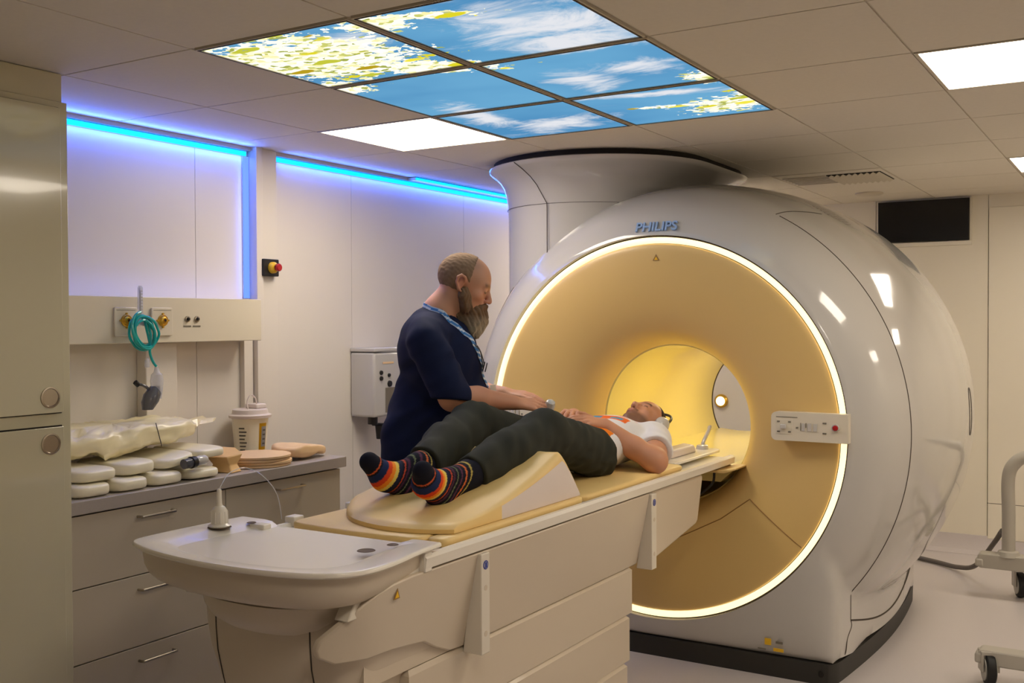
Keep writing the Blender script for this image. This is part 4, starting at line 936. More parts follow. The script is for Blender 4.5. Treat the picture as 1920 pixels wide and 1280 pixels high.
# ------------------------------------------------------------------ implicit surfaces for bodies and cloth
def smin(a, b, k):
    h = np.clip(.5+.5*(b-a)/k, 0, 1); return b*(1-h)+a*h-k*h*(1-h)
class Vol:
    def __init__(s, lo, hi, h):
        s.lo = np.array(lo, float); s.h = h; s.n = np.ceil((np.array(hi)-s.lo)/h).astype(int)+1
        s.F = np.full(s.n, 1.0, np.float32)
    def sub(s, lo, hi):
        a = np.maximum(np.floor((np.array(lo)-s.lo)/s.h).astype(int), 0); b = np.minimum(np.ceil((np.array(hi)-s.lo)/s.h).astype(int)+1, s.n)
        sl = tuple(slice(int(i), int(max(j, i))) for i, j in zip(a, b))
        g = [(s.lo[d]+s.h*np.arange(sl[d].start, sl[d].stop)).astype(np.float32) for d in range(3)]
        return sl, g[0][:, None, None], g[1][None, :, None], g[2][None, None, :]
    def put(s, sl, d, k, mode):
        A = s.F[sl]
        if mode == 'add': s.F[sl] = smin(A, d, k)
        elif mode == 'cut': s.F[sl] = -smin(-A, d, k)
        elif mode == 'and': pass
    def ell(s, c, r, k=.02, rot=None, mode='add'):
        c = np.array(c, float); r = np.array(r, float); R_ = np.array(rot, float)[:3, :3] if rot is not None else np.eye(3)
        m = max(r)+k+3*s.h; sl, X, Y, Z = s.sub(c-m, c+m)
        if 0 in s.F[sl].shape: return s
        x, y, z = X-c[0], Y-c[1], Z-c[2]
        u = (R_[0, 0]*x+R_[1, 0]*y+R_[2, 0]*z); v = (R_[0, 1]*x+R_[1, 1]*y+R_[2, 1]*z); w_ = (R_[0, 2]*x+R_[1, 2]*y+R_[2, 2]*z)
        k0 = np.sqrt((u/r[0])**2+(v/r[1])**2+(w_/r[2])**2); k1 = np.sqrt((u/r[0]**2)**2+(v/r[1]**2)**2+(w_/r[2]**2)**2)+1e-6
        d = k0*(k0-1)/k1; d = np.where(k0 < .05, -min(r), d); s.put(sl, d.astype(np.float32), k, mode); return s
    def cap(s, p, q, rp, rq=None, k=.02, flat=None, mode='add'):
        """tapered capsule; flat=(axis vector, factor) squashes the section along that axis"""
        p = np.array(p, float); q = np.array(q, float); rq = rp if rq is None else rq
        m = max(rp, rq)*1.3+k+3*s.h; sl, X, Y, Z = s.sub(np.minimum(p, q)-m, np.maximum(p, q)+m)
        if 0 in s.F[sl].shape: return s
        d_ = q-p; L = d_@d_+1e-12
        t = np.clip(((X-p[0])*d_[0]+(Y-p[1])*d_[1]+(Z-p[2])*d_[2])/L, 0, 1)
        x, y, z = X-p[0]-t*d_[0], Y-p[1]-t*d_[1], Z-p[2]-t*d_[2]
        if flat is not None:
            a = np.array(flat[0], float); a /= np.linalg.norm(a); dd = x*a[0]+y*a[1]+z*a[2]; f = 1/flat[1]-1
            x, y, z = x+a[0]*dd*f, y+a[1]*dd*f, z+a[2]*dd*f
        s.put(sl, (np.sqrt(x*x+y*y+z*z)-(rp+(rq-rp)*t)).astype(np.float32), k, mode); return s
    def chain(s, pts, rad, k=.02, flat=None):
        for a, b, r, q in zip(pts, pts[1:], rad, rad[1:]): s.cap(a, b, r, q, k, flat)
        return s
    def plane(s, p, n, k=.004, lo=None, hi=None):
        """keep the side the normal points away from"""
        lo = s.lo if lo is None else lo; hi = s.lo+s.h*(s.n+1) if hi is None else hi
        sl, X, Y, Z = s.sub(lo, hi); n = np.array(n, float); n /= np.linalg.norm(n)
        d = (X-p[0])*n[0]+(Y-p[1])*n[1]+(Z-p[2])*n[2]; A = s.F[sl]; s.F[sl] = -smin(-A, -d.astype(np.float32), k); return s
    def minus(s, o, off, k=.003):
        G = np.pad(o.F, 1, constant_values=1.0)
        for d in range(3):
            c = (s.lo[d]+s.h*np.arange(s.n[d])-o.lo[d])/o.h+1; c = np.clip(c, 0, G.shape[d]-1.001); i = np.floor(c).astype(int); f = (c-i).astype(np.float32)
            sh = [1, 1, 1]; sh[d] = -1; f = f.reshape(sh); G = np.take(G, i, d)*(1-f)+np.take(G, i+1, d)*f
        s.F = -smin(-s.F, G+off, k); return s
    def field(s, fn):
        sl, X, Y, Z = s.sub(s.lo, s.lo+s.h*(s.n+1)); m = np.abs(s.F) < .05
        s.F = s.F+fn(X, Y, Z).astype(np.float32)*m; return s
    def mesh(s, name, m, parent=None, sm=1):
        F = s.F; h = s.h; S = F < 0
        c = np.zeros(np.array(F.shape)-1, np.int8)
        for i in (0, 1):
            for j in (0, 1):
                for k in (0, 1): c += S[i:F.shape[0]-1+i, j:F.shape[1]-1+j, k:F.shape[2]-1+k]
        idx = np.argwhere((c > 0) & (c < 8)); N = len(idx)
        acc = np.zeros((N, 3)); cnt = np.zeros(N)
        crn = [(i, j, k) for i in (0, 1) for j in (0, 1) for k in (0, 1)]
        val = {q: F[idx[:, 0]+q[0], idx[:, 1]+q[1], idx[:, 2]+q[2]].astype(float) for q in crn}
        for a in crn:
            for d in range(3):
                if a[d] == 0:
                    b = list(a); b[d] = 1; b = tuple(b); va, vb = val[a], val[b]; mk = (va < 0) != (vb < 0)
                    t = np.where(mk, va/np.where(mk, va-vb, 1), 0); pos = np.array(a)+t[:, None]*(np.array(b)-np.array(a)); acc += pos*mk[:, None]; cnt += mk
        V = (idx+acc/cnt[:, None])*h+s.lo
        im = -np.ones(c.shape, np.int64); im[idx[:, 0], idx[:, 1], idx[:, 2]] = np.arange(N); Q = []
        for d in range(3):
            e1, e2 = (d+1) % 3, (d+2) % 3
            A = np.take(S, range(0, S.shape[d]-1), d); B = np.take(S, range(1, S.shape[d]), d); ch = np.argwhere(A != B)
            ch = ch[(ch[:, e1] > 0) & (ch[:, e2] > 0) & (ch[:, e1] < S.shape[e1]-1) & (ch[:, e2] < S.shape[e2]-1)]
            if not len(ch): continue
            ins = A[ch[:, 0], ch[:, 1], ch[:, 2]]
            def cell(o1, o2): w_ = ch.copy(); w_[:, e1] -= o1; w_[:, e2] -= o2; return im[w_[:, 0], w_[:, 1], w_[:, 2]]
            q = np.stack([cell(1, 1), cell(0, 1), cell(0, 0), cell(1, 0)], 1); q[~ins] = q[~ins][:, ::-1]; Q.append(q)
        Q = np.concatenate(Q); Q = Q[(Q >= 0).all(1)]
        if sm:
            E_ = np.concatenate([Q[:, [0, 1]], Q[:, [1, 2]], Q[:, [2, 3]], Q[:, [3, 0]]])
            for _ in range(sm):
                a = np.zeros_like(V); n_ = np.zeros(N); np.add.at(a, E_[:, 0], V[E_[:, 1]]); np.add.at(n_, E_[:, 0], 1); np.add.at(a, E_[:, 1], V[E_[:, 0]]); np.add.at(n_, E_[:, 1], 1)
                V = np.where(n_[:, None] > 0, V*.4+.6*a/np.maximum(n_, 1)[:, None], V)
        me = bpy.data.meshes.new(name); me.vertices.add(N); me.vertices.foreach_set('co', V.astype(np.float32).ravel())
        me.loops.add(len(Q)*4); me.loops.foreach_set('vertex_index', Q.astype(np.int32).ravel()); me.polygons.add(len(Q)); me.polygons.foreach_set('loop_start', np.arange(0, len(Q)*4, 4, dtype=np.int32))
        me.update(); me.validate(); me.polygons.foreach_set('use_smooth', np.ones(len(me.polygons), bool))
        for x in (m if isinstance(m, (list, tuple)) else [m]): me.materials.append(x)
        o = bpy.data.objects.new(name, me); C.objects.link(o)
        if parent is not None: o.parent = parent
        s.V = V; return o
def paint(o, fn):
    """colour pattern of the cloth or skin, one colour per vertex: fn(xyz array)->rgb array (linear)"""
    me = o.data; n = len(me.vertices); co = np.zeros(n*3, np.float32); me.vertices.foreach_get('co', co); co = co.reshape(-1, 3)
    c = fn(co.astype(float)); a = me.color_attributes.new('col', 'FLOAT_COLOR', 'POINT'); a.data.foreach_set('color', np.concatenate([c, np.ones((n, 1))], 1).astype(np.float32).ravel())
def wr(X, Y, Z, dirs):
    """sum of directional ripples for cloth: (amp, (kx,ky,kz), phase)"""
    out = 0
    for a, k, p in dirs: out = out+a*np.sin(X*k[0]+Y*k[1]+Z*k[2]+p+1.3*np.sin((X*k[1]-Y*k[2]+Z*k[0])*.45+p))
    return out
def nrm(v): v = np.array(v, float); return v/np.linalg.norm(v)
class Fr:
    """local frame: x forward, y left, z up"""
    def __init__(s, o, x, z, sc=1.0):
        s.o = np.array(o, float); x = nrm(x); z = np.array(z, float); y = nrm(np.cross(z, x)); z = np.cross(x, y); s.R = np.stack([x, y, z], 1); s.s = sc
    def __call__(s, p): return s.o+s.R@(np.array(p, float)*s.s)
    def v(s, p): return s.R@np.array(p, float)
def rotz_(f, ang, ax):
    """rotation matrix of the frame combined with a turn about a local axis"""
    return f.R@np.array(Matrix.Rotation(ang, 3, ax))
def head(V, f, k=.012):
    E = lambda c, r, kk=k, ang=0, ax='Y', mode='add': V.ell(f(c), np.array(r)*f.s, kk, rotz_(f, ang, ax), mode)
    E((-.012, 0, .030), (.098, .077, .084)); E((.020, 0, .020), (.066, .066, .074), .02); E((.028, 0, -.035), (.056, .060, .072), .02)
    E((.030, 0, -.078), (.048, .047, .032), .02); E((.068, 0, -.098), (.018, .020, .016), .02)
    V.cap(f((.074, .036, .022)), f((.082, .010, .018)), .012*f.s, .010*f.s, .012); V.cap(f((.074, -.036, .022)), f((.082, -.010, .018)), .012*f.s, .010*f.s, .012)
    for s_ in (1, -1):
        E((.055, .042*s_, -.022), (.022, .020, .018), .018)
        E((.086, .031*s_, .0), (.016, .017, .013), .008, mode='cut')
        E((.070, .031*s_, .001), (.0165, .0165, .0125), .004)
        V.cap(f((.073, .044*s_, .010)), f((.083, .020*s_, .010)), .0045*f.s, .0045*f.s, .004)
        V.cap(f((.076, .043*s_, -.008)), f((.083, .020*s_, -.010)), .0035*f.s, .0035*f.s, .004)
        # ear
        c0 = (-.010, .075*s_, .0)
        V.chain([f((c0[0]+a, c0[1]+.006*s_+b*s_, c0[2]+z)) for a, b, z in ((.010, 0, -.028), (-.004, .004, -.022), (-.017, .010, .0), (-.018, .012, .020), (-.008, .010, .030), (.006, .004, .026), (.010, 0, .012))], [.0055*f.s]*7, .004)
        V.ell(f((c0[0]-.003, c0[1]+.003*s_, c0[2]+.002)), np.array((.014, .005, .024))*f.s, .004, f.R)
    V.cap(f((.084, 0, .012)), f((.103, 0, -.026)), .008*f.s, .0115*f.s, .008)
    E((.103, 0, -.031), (.011, .012, .009), .006)
    for s_ in (1, -1): E((.094, .013*s_, -.033), (.010, .007, .007), .005)
    E((.080, 0, -.054), (.014, .026, .014), .012)
    E((.091, 0, -.058), (.007, .022, .0048), .004); E((.089, 0, -.068), (.007, .019, .0052), .004); E((.098, 0, -.063), (.008, .020, .0014), .002, mode='cut')
def hand(V, w_, fx, fz, side, curl=(.25, .3, .3, .35), spread=.06, thumb=(.6, .65, -.35), sc=1.0, tc=.3, tcurl=.25):
    """w_: wrist, fx: towards the fingers, fz: back of the hand, side=+1 thumb on local +y"""
    f = Fr(w_, fx, fz, sc); s = side
    V.chain([f((-.02, 0, 0)), f((.02, 0, 0))], [.023*sc, .024*sc], .015, flat=(f.v((0, 0, 1)), .72))
    for (y, L) in ((.028, .088), (.010, .093), (-.010, .089), (-.028, .080)): V.cap(f((.015, y*.55*s, 0)), f((L-.006, y*s, .0)), .0135*sc, .0105*sc, .012)
    for i, (y, x0, l1, l2, l3, r) in enumerate(((.030, .086, .042, .026, .020, .0092), (.010, .092, .046, .030, .021, .0094), (-.010, .088, .043, .028, .020, .0090), (-.029, .078, .034, .021, .018, .0080))):
        p = np.array((x0, y*s, 0)); a = 0; yaw = spread*(1.5-i)*s; pts = [p]; c = curl[i]
        for L, t in ((l1, c*.9), (l2, c*1.1), (l3, c*.7)):
            a += t; d = np.array((math.cos(a)*math.cos(yaw), math.cos(a)*math.sin(yaw), -math.sin(a))); p = p+d*L; pts.append(p)
        V.chain([f(q) for q in pts], [r*1.05*sc, r*sc, r*.93*sc, r*.8*sc], .0035)
    b = np.array((.022, .022*s, -.008)); d = nrm((thumb[0], thumb[1]*s, thumb[2])); p1 = b+d*.034; d2 = nrm(d*(1-tcurl)+np.array((1, 0, -.1))*tcurl); p2 = p1+d2*.032; d3 = nrm(d2*(1-tcurl)+np.array((1, -.2*s, -.2))*tcurl); p3 = p2+d3*.024
    V.chain([f(b), f(p1), f(p2), f(p3)], [.0155*sc, .0125*sc, .0105*sc, .0088*sc], .006)
    return f
# ------------------------------------------------------------------ people
M['skin'] = mat('skin', (200, 140, 108), .5, sss=.08, attr='col')
M['navy'] = mat('navy scrub cloth', (22, 29, 58), .85, noise=.06, nscale=14, spec=.2, bump=.3, bscale=600)
M['hairt'] = mat('short grey brown hair', (138, 110, 84), .8, noise=.25, nscale=90, spec=.2)
M['beard'] = mat('grey beard hair', (130, 110, 88), .85, spec=.15, attr='col', bump=1.0, bscale=160)
M['trouser'] = mat('dark green grey trousers', (50, 51, 44), .85, noise=.12, nscale=16, spec=.2, bump=.3, bscale=500)
M['shirt'] = mat('white cotton t-shirt', (225, 222, 220), .8, spec=.2, attr='col', bump=.25, bscale=500)
M['sock'] = mat('striped knitted sock', (30, 30, 50), .85, spec=.2, attr='col', bump=.5, bscale=400)
M['shoe'] = mat('black shoe', (25, 24, 24), .5)
M['lany'] = mat('blue lanyard ribbon', (60, 130, 200), .5, attr='col')
M['navytr'] = mat('navy scrub trousers', (28, 33, 60), .85, noise=.06, nscale=14, spec=.2)
SKT = np.array(lin((205, 148, 116))); SKP = np.array(lin((200, 142, 108)))
def blendc(c, col, w_): w_ = np.clip(w_, 0, 1)[:, None]; return c*(1-w_)+np.array(col)*w_
def gz(d, s): return np.exp(-(d/s)**2)
def dist_(P, q): return np.linalg.norm(P-np.array(q), axis=1)
def mottled(P, base, a=.05):
    n = np.sin(P[:, 0]*61+np.sin(P[:, 1]*47))*np.sin(P[:, 2]*53+np.sin(P[:, 0]*39)); return np.repeat(base[None], len(P), 0)*(1+a*n)[:, None]

# ---- standing man (local frame: x towards the scanner side he faces, y away from the camera)
man = thing('person', 'standing bearded bald man in navy scrubs leaning over the table', 'person', (-2.18, 3.544, 0), YAW)
HFt = Fr((-.188, 0, 1.668), (math.cos(.33), 0, -math.sin(.33)), (math.sin(.33), 0, math.cos(.33)), 1.08)
def t_torso(V, o, k=.03, low=True):
    V.ell((-.282, 0, 1.34), (.152+o, .195+o, .20+o), k); V.ell((-.335, 0, 1.42), (.115+o, .185+o, .13+o), k)
    V.ell((-.240, 0, 1.12), (.185+o, .185+o, .19+o), k); V.ell((-.275, 0, .95), (.165+o, .18+o, .15+o), k)
    V.cap((-.325, -.15, 1.455), (-.325, .15, 1.455), .072+o, .072+o, k)
    V.cap((-.31, 0, 1.515), (-.325, -.16, 1.475), .055+o, .06+o, k); V.cap((-.31, 0, 1.515), (-.325, .16, 1.475), .055+o, .06+o, k)
ARM_R = [(-.33, -.205, 1.45), (-.225, -.272, 1.238), (.005, -.15, 1.208)]
ARM_L = [(-.32, .2, 1.45), (-.20, .25, 1.215), (-.03, .06, 1.228)]
B = Vol((-.56, -.36, -.005), (.26, .36, 1.82), .0046)
t_torso(B, -.012)
for s_ in (-1, 1): B.chain([(-.27, .095*s_, .93), (-.265, .105*s_, .50), (-.275, .11*s_, .09)], [.095, .062, .042], .03); B.cap((-.285, .112*s_, .045), (-.13, .13*s_, .035), .036, .03, .02)
B.chain([(-.315, 0, 1.50), (-.285, 0, 1.56), (-.235, 0, 1.635)], [.085, .068, .062], .03)
head(B, HFt)
B.chain(ARM_R[:2], [.062, .050], .02); B.chain([ARM_R[1], (-.13, -.222, 1.228), ARM_R[2]], [.050, .046, .029], .02)
B.chain(ARM_L[:2], [.062, .050], .02); B.chain([ARM_L[1], (-.12, .165, 1.222), ARM_L[2]], [.050, .045, .029], .02)
hand(B, ARM_R[2], (.165, .05, -.02), (0, -.55, .84), 1, curl=(.22, .25, .3, .35), thumb=(.7, .6, -.25), sc=1.0)
hand(B, ARM_L[2], (.17, -.075, -.005), (.05, -.25, .95), -1, curl=(.15, .2, .25, .3), thumb=(.7, .5, -.3), sc=1.0)
body = B.mesh('body', M['skin'], man)
def pt(P):
    c = mottled(P, SKT)
    red = np.array(lin((190, 112, 88)))
    c = blendc(c, red, .5*gz(dist_(P, HFt((-.01, -.085, 0))), .035)+.4*gz(dist_(P, HFt((.10, 0, -.03))), .022)+.35*gz(dist_(P, HFt((.07, -.045, -.02))), .03)+.25*gz(dist_(P, (-.10, -.2, 1.235)), .12))
    for s_ in (1, -1):
        q = (P-HFt.o)@HFt.R/HFt.s
        br = gz(q[:, 2]-.024+.06*(np.abs(q[:, 1])-.03)**1, .006)*((q[:, 0] > .06) & (np.abs(q[:, 1]) > .012) & (np.abs(q[:, 1]) < .05))
        c = blendc(c, lin((135, 98, 72)), .6*br)
        la = gz(q[:, 2]+.004, .003)*((q[:, 0] > .068) & (np.abs(q[:, 1]) > .018) & (np.abs(q[:, 1]) < .045)); c = blendc(c, lin((80, 48, 36)), .8*la)
    q = (P-HFt.o)@HFt.R/HFt.s; hw = np.clip((.062-q[:, 0])/.05, 0, 1)*np.clip((q[:, 2]-.045)/.03, 0, 1)*(q[:, 2] < .2)*(np.abs(q[:, 1]) < .1)*(q[:, 0] > -.12)
    c = blendc(c, lin((140, 108, 82)), .6*hw); c = blendc(c, lin((150, 110, 84)), .35*gz(dist_(q, (.04, -.07, .03)), .03))
    return np.clip(c, 0, 1)
paint(body, pt)
# scrub top
S_ = Vol((-.60, -.36, .72), (.02, .36, 1.64), .0046)
t_torso(S_, .006, .04)
S_.cap((-.29, 0, 1.0), (-.285, 0, .70), .185, .20, .05, flat=((1, 0, 0), .95)); S_.ell((-.40, 0, 1.02), (.125, .17, .28), .06)
S_.cap(ARM_R[0], (-.245, -.262, 1.275), .079, .072, .03); S_.cap((-.245, -.262, 1.285), (-.225, -.273, 1.243), .069, .072, .012)
S_.cap(ARM_L[0], (-.235, .245, 1.25), .079, .070, .03)
S_.plane((-.2, -.27, 1.232), (-.06, -.05, -1), lo=(-.34, -.36, 1.12), hi=(-.10, -.205, 1.28)); S_.plane((0, 0, .80), (0, 0, -1))
S_.cap((-.325, 0, 1.485), (-.315, 0, 1.525), .090, .080, .03); S_.ell((-.225, 0, 1.615), (.088, .082, .080), .008, mode='cut')
S_.field(lambda X, Y, Z: wr(X, Y, Z, ((.0026, (34, 8, 21), .3), (.0024, (13, 30, 28), 1.2), (.0018, (52, 10, -40), 2.0), (.004, (9, 26, 6), .5), (.0016, (70, 30, -60), .9))))
S_.minus(B, .003)
top = S_.mesh('scrub_top', M['navy'], man, sm=2)
T_ = Vol((-.50, -.27, .03), (-.05, .27, .96), .006)
for s_ in (-1, 1): T_.chain([(-.275, .092*s_, .93), (-.265, .105*s_, .50), (-.27, .112*s_, .06)], [.118, .088, .075], .03)
T_.ell((-.275, 0, .93), (.16, .175, .10), .03)
T_.field(lambda X, Y, Z: wr(X, Y, Z, ((.003, (10, 10, 38), .3), (.002, (25, 5, -30), 1.2))))
T_.mesh('scrub_trousers', M['navytr'], man)
for s_ in (-1, 1):
    F_ = Vol((-.38, min(.04*s_, .2*s_), -.002), (-.0, max(.04*s_, .22*s_), .13), .005)
    F_.cap((-.30, .113*s_, .045), (-.10, .135*s_, .038), .045, .042, .03); F_.cap((-.285, .113*s_, .05), (-.28, .113*s_, .10), .045, .05, .03); F_.plane((0, 0, .004), (0, 0, -1), .002)
    F_.mesh('shoe', M['shoe'], man)
# hair: cropped cap
H_ = Vol((-.33, -.12, 1.56), (-.06, .12, 1.81), .0035)
E = lambda c, r, kk=.01: H_.ell(HFt(c), np.array(r)*1.08, kk, HFt.R)
E((-.012, 0, .030), (.1005, .0795, .0865)); E((.012, 0, .022), (.068, .0685, .076), .02)
H_.plane(HFt((.018, 0, .10)), HFt.v((1, 0, .02)), .01); H_.plane(HFt((-.02, 0, -.030)), HFt.v((.35, 0, -1)), .01)
H_.ell(HFt((.075, 0, .055)), (.075, .055, .075), .01, mode='cut')
for s_ in (1, -1): H_.ell(HFt((-.006, .084*s_, .0)), (.026, .022, .036), .006, mode='cut')
H_.field(lambda X, Y, Z: wr(X, Y, Z, ((.0007, (300, 240, 100), .3), (.0006, (160, 300, 260), 1.2))))
H_.mesh('hair', M['hairt'], man)
# beard
D_ = Vol((-.30, -.12, 1.43), (-.07, .12, 1.66), .003)
D_.ell((-.150, 0, 1.553), (.050, .052, .048), .02); D_.ell((-.152, 0, 1.515), (.046, .046, .055), .02); D_.cap((-.148, 0, 1.52), (-.150, 0, 1.470), .044, .018, .02); D_.ell((-.135, 0, 1.535), (.034, .038, .045), .02)
D_.cap((-.175, 0, 1.55), (-.20, 0, 1.56), .05, .045, .02)
for s_ in (1, -1):
    D_.chain([HFt((.0, .067*s_, .005)), HFt((.012, .064*s_, -.035)), HFt((.03, .050*s_, -.07))], [.012, .020, .026], .02)
    D_.chain([HFt((.098, .0, -.050)), HFt((.090, .022*s_, -.056)), HFt((.074, .036*s_, -.075))], [.0095, .0105, .014], .01)
D_.cap(HFt((.101, .012, -.067)), HFt((.101, -.012, -.067)), .0035, .0035, .004, mode='cut')
D_.field(lambda X, Y, Z: wr(X, Y, Z, ((.0016, (120, 150, 40), .3), (.0013, (210, 190, 50), 1.2), (.001, (330, 260, 90), .2))))
be = D_.mesh('beard', M['beard'], man, sm=0)
def pb(P):
    n = .5+.5*np.sin(P[:, 0]*260+P[:, 1]*310+3*np.sin(P[:, 2]*60)); c = np.repeat(np.array(lin((122, 92, 66)))[None], len(P), 0)
    c = blendc(c, lin((196, 184, 160)), np.clip((1.55-P[:, 2])/.06, 0, 1)*.8+.15*n); return blendc(c, lin((92, 62, 42)), .8*gz(dist_(P, HFt((.098, 0, -.055))), .03)+.25*n)
paint(be, pb)
def push(V, p, off):
    """move a point out along the field gradient until it lies off the surface"""
    p = np.array(p, float)
    for _ in range(12):
        g = (p-V.lo)/V.h; i = np.clip(np.round(g).astype(int), 1, V.n-2); F = V.F; a, b, c = i
        gr = np.array([F[a+1, b, c]-F[a-1, b, c], F[a, b+1, c]-F[a, b-1, c], F[a, b, c+1]-F[a, b, c-1]])/(2*V.h); n = np.linalg.norm(gr)
        if n < 1e-5 or n > 5: break
        d = F[a, b, c]+((g-i)*V.h)@gr; p = p-gr/n*(d-off)*.8
        if abs(d-off) < 4e-4: break
    return p
lp = [(-.345, .03, 1.59), (-.352, -.03, 1.588), (-.325, -.068, 1.575), (-.285, -.09, 1.555), (-.245, -.10, 1.52), (-.20, -.10, 1.485), (-.165, -.09, 1.44), (-.125, -.075, 1.38), (-.10, -.05, 1.33), (-.085, -.03, 1.27)]
lq = [(-.345, .03, 1.59), (-.31, .08, 1.57), (-.25, .10, 1.52), (-.19, .09, 1.47), (-.14, .06, 1.40), (-.10, .0, 1.32), (-.085, -.03, 1.265)]
for L_ in (lp, lq):
    pp = [Vector(push(S_, p, .005)) for p in catmull(L_, 6)]
    bm = BM(); tube(bm, pp, .008, 8, flat=.25, upv=None)
    # flat ribbon lying on the cloth
    bm.free(); bm = BM(); prev = None
    for a, p in enumerate(pp):
        q = pp[min(a+1, len(pp)-1)]-pp[max(a-1, 0)]; q.normalize(); nn = (p-Vector((-.28, 0, p.z-.02))).normalized(); sd = q.cross(nn).normalized()
        cur = [bm.verts.new(p+sd*.0085+nn*.001), bm.verts.new(p-sd*.0085+nn*.001), bm.verts.new(p-sd*.0085-nn*.001), bm.verts.new(p+sd*.0085-nn*.001)]
        if prev: [bm.faces.new((prev[k], prev[(k+1) % 4], cur[(k+1) % 4], cur[k])) for k in range(4)]
        prev = cur
    bmesh.ops.subdivide_edges(bm, edges=bm.edges[:], cuts=2, use_grid_fill=True)
    lo = mesh_obj('lanyard', bm, M['lany'], man)
    def pl_(P):
        c = np.repeat(np.array(lin((48, 118, 186)))[None], len(P), 0); return blendc(c, lin((225, 232, 240)), (np.sin(P[:, 2]*330+P[:, 0]*160) > .35).astype(float)*.9)
    paint(lo, pl_)
cz_ = push(S_, (-.075, -.04, 1.235), .008)
bm = BM(); box(bm, -.0015, .0015, -.022, .022, -.035, .035, Matrix.Translation(Vector(cz_)) @ Matrix.Rotation(-.5, 4, 'Z') @ Matrix.Rotation(-.15, 4, 'Y')); mesh_obj('badge_holder', bm, M['white'], man, bevel=.002)
# spectacles hanging from the neckline
g0 = push(S_, (-.125, -.085, 1.405), .014); g1 = push(S_, (-.10, -.09, 1.335), .016)
sp = obj_ = None
bm = BM(); g0v, g1v = Vector(g0), Vector(g1)
tube(bm, catmull([g0v+Vector((-.05, .0, .055)), g0v+Vector((-.02, -.004, .025)), g0v, (g0v+g1v)/2, g1v], 6), .0022, 6)
tube(bm, catmull([g0v+Vector((-.045, .03, .05)), g0v+Vector((-.005, .03, .01)), g1v+Vector((.004, .03, .012))], 6), .0022, 6)
for c_, s_ in ((g1v+Vector((.002, -.004, .01)), 1), (g1v+Vector((.010, .038, .004)), -1)):
    tube(bm, [c_+Vector((.004*math.sin(a), .022*math.cos(a), .017*math.sin(a))) for a in [2*PI*k/20 for k in range(20)]], .0022, 6, closed=True)
gl = mesh_obj('spectacles', bm, M['blackpl']); gl.matrix_world = Matrix.Translation((-2.18, 3.544, 0)) @ Matrix.Rotation(YAW, 4, 'Z')
tag(gl, 'black framed spectacles hanging at the chest of the bearded man', 'spectacles')

# ---- lying man (world frame)
lm = thing('person', 'lying man in white t-shirt, dark trousers and striped socks on the table', 'person', (-1.92, 3.6, .93))
LO = Matrix.Translation((1.92, -3.6, -.93))
def LL(o): o.data.transform(LO); return o
HFp = Fr((-1.905, 4.205, 1.068), (-.12, -.27, .96), (.20, .93, .25), 1.0)
HN, KN, AN = (-1.83, 3.58, 1.005), (-1.82, 3.17, 1.125), (-1.84, 2.72, 1.035)
HF_, KF, AF = (-2.02, 3.60, 1.005), (-2.12, 3.17, 1.142), (-2.015, 2.70, 1.052)
HeN, BaN, ToN = (-1.858, 2.59, .990), (-1.845, 2.51, 1.038), (-1.832, 2.470, 1.080)
HeF, BaF, ToF = (-2.035, 2.66, .985), (-2.055, 2.570, 1.034), (-2.072, 2.515, 1.086)
SN, EN, WN = (-1.775, 4.02, 1.025), (-1.655, 3.76, .972), (-1.86, 3.730, 1.106)
SF, EF, WF = (-2.085, 4.02, 1.025), (-2.165, 3.79, 1.0), (-2.030, 3.785, 1.136)
def p_torso(V, o, k=.03):
    V.ell((-1.925, 3.60, 1.012), (.160+o, .12+o, .080+o), k); V.ell((-1.925, 3.74, 1.018), (.155+o, .17+o, .086+o), k)
    V.ell((-1.93, 3.90, 1.028), (.165+o, .165+o, .094+o), k); V.cap((-2.07, 4.02, 1.02), (-1.79, 4.02, 1.02), .062+o, .062+o, k)
P_ = Vol((-2.28, 2.38, .90), (-1.56, 4.40, 1.27), .0042)
p_torso(P_, -.008)
for h_, k_, a_, he, ba, to in ((HN, KN, AN, HeN, BaN, ToN), (HF_, KF, AF, HeF, BaF, ToF)):
    P_.chain([h_, k_, a_], [.080, .055, .036], .03); P_.chain([a_, he], [.036, .034], .02); P_.chain([he, ba, to], [.033, .034, .024], .02); P_.cap(a_, ba, .034, .030, .02)
P_.chain([(-1.93, 4.00, 1.03), (-1.925, 4.10, 1.05)], [.06, .054], .03)
head(P_, HFp)
P_.chain([SN, EN], [.056, .047], .02); P_.chain([EN, (-1.74, 3.748, 1.02), WN], [.047, .043, .027], .02)
P_.chain([SF, EF], [.056, .047], .02); P_.chain([EF, (-2.11, 3.79, 1.06), WF], [.047, .043, .027], .02)
hand(P_, WN, (-.085, -.125, .040), (.45, -.1, .88), -1, curl=(.35, .35, .4, .4), thumb=(.75, .55, .1), sc=.98)
hand(P_, WF, (.055, -.15, .035), (.1, .15, .96), 1, curl=(.45, .5, .5, .55), thumb=(.75, .5, .1), sc=.98, spread=.1)
pb_ = P_.mesh('body', M['skin'], lm)
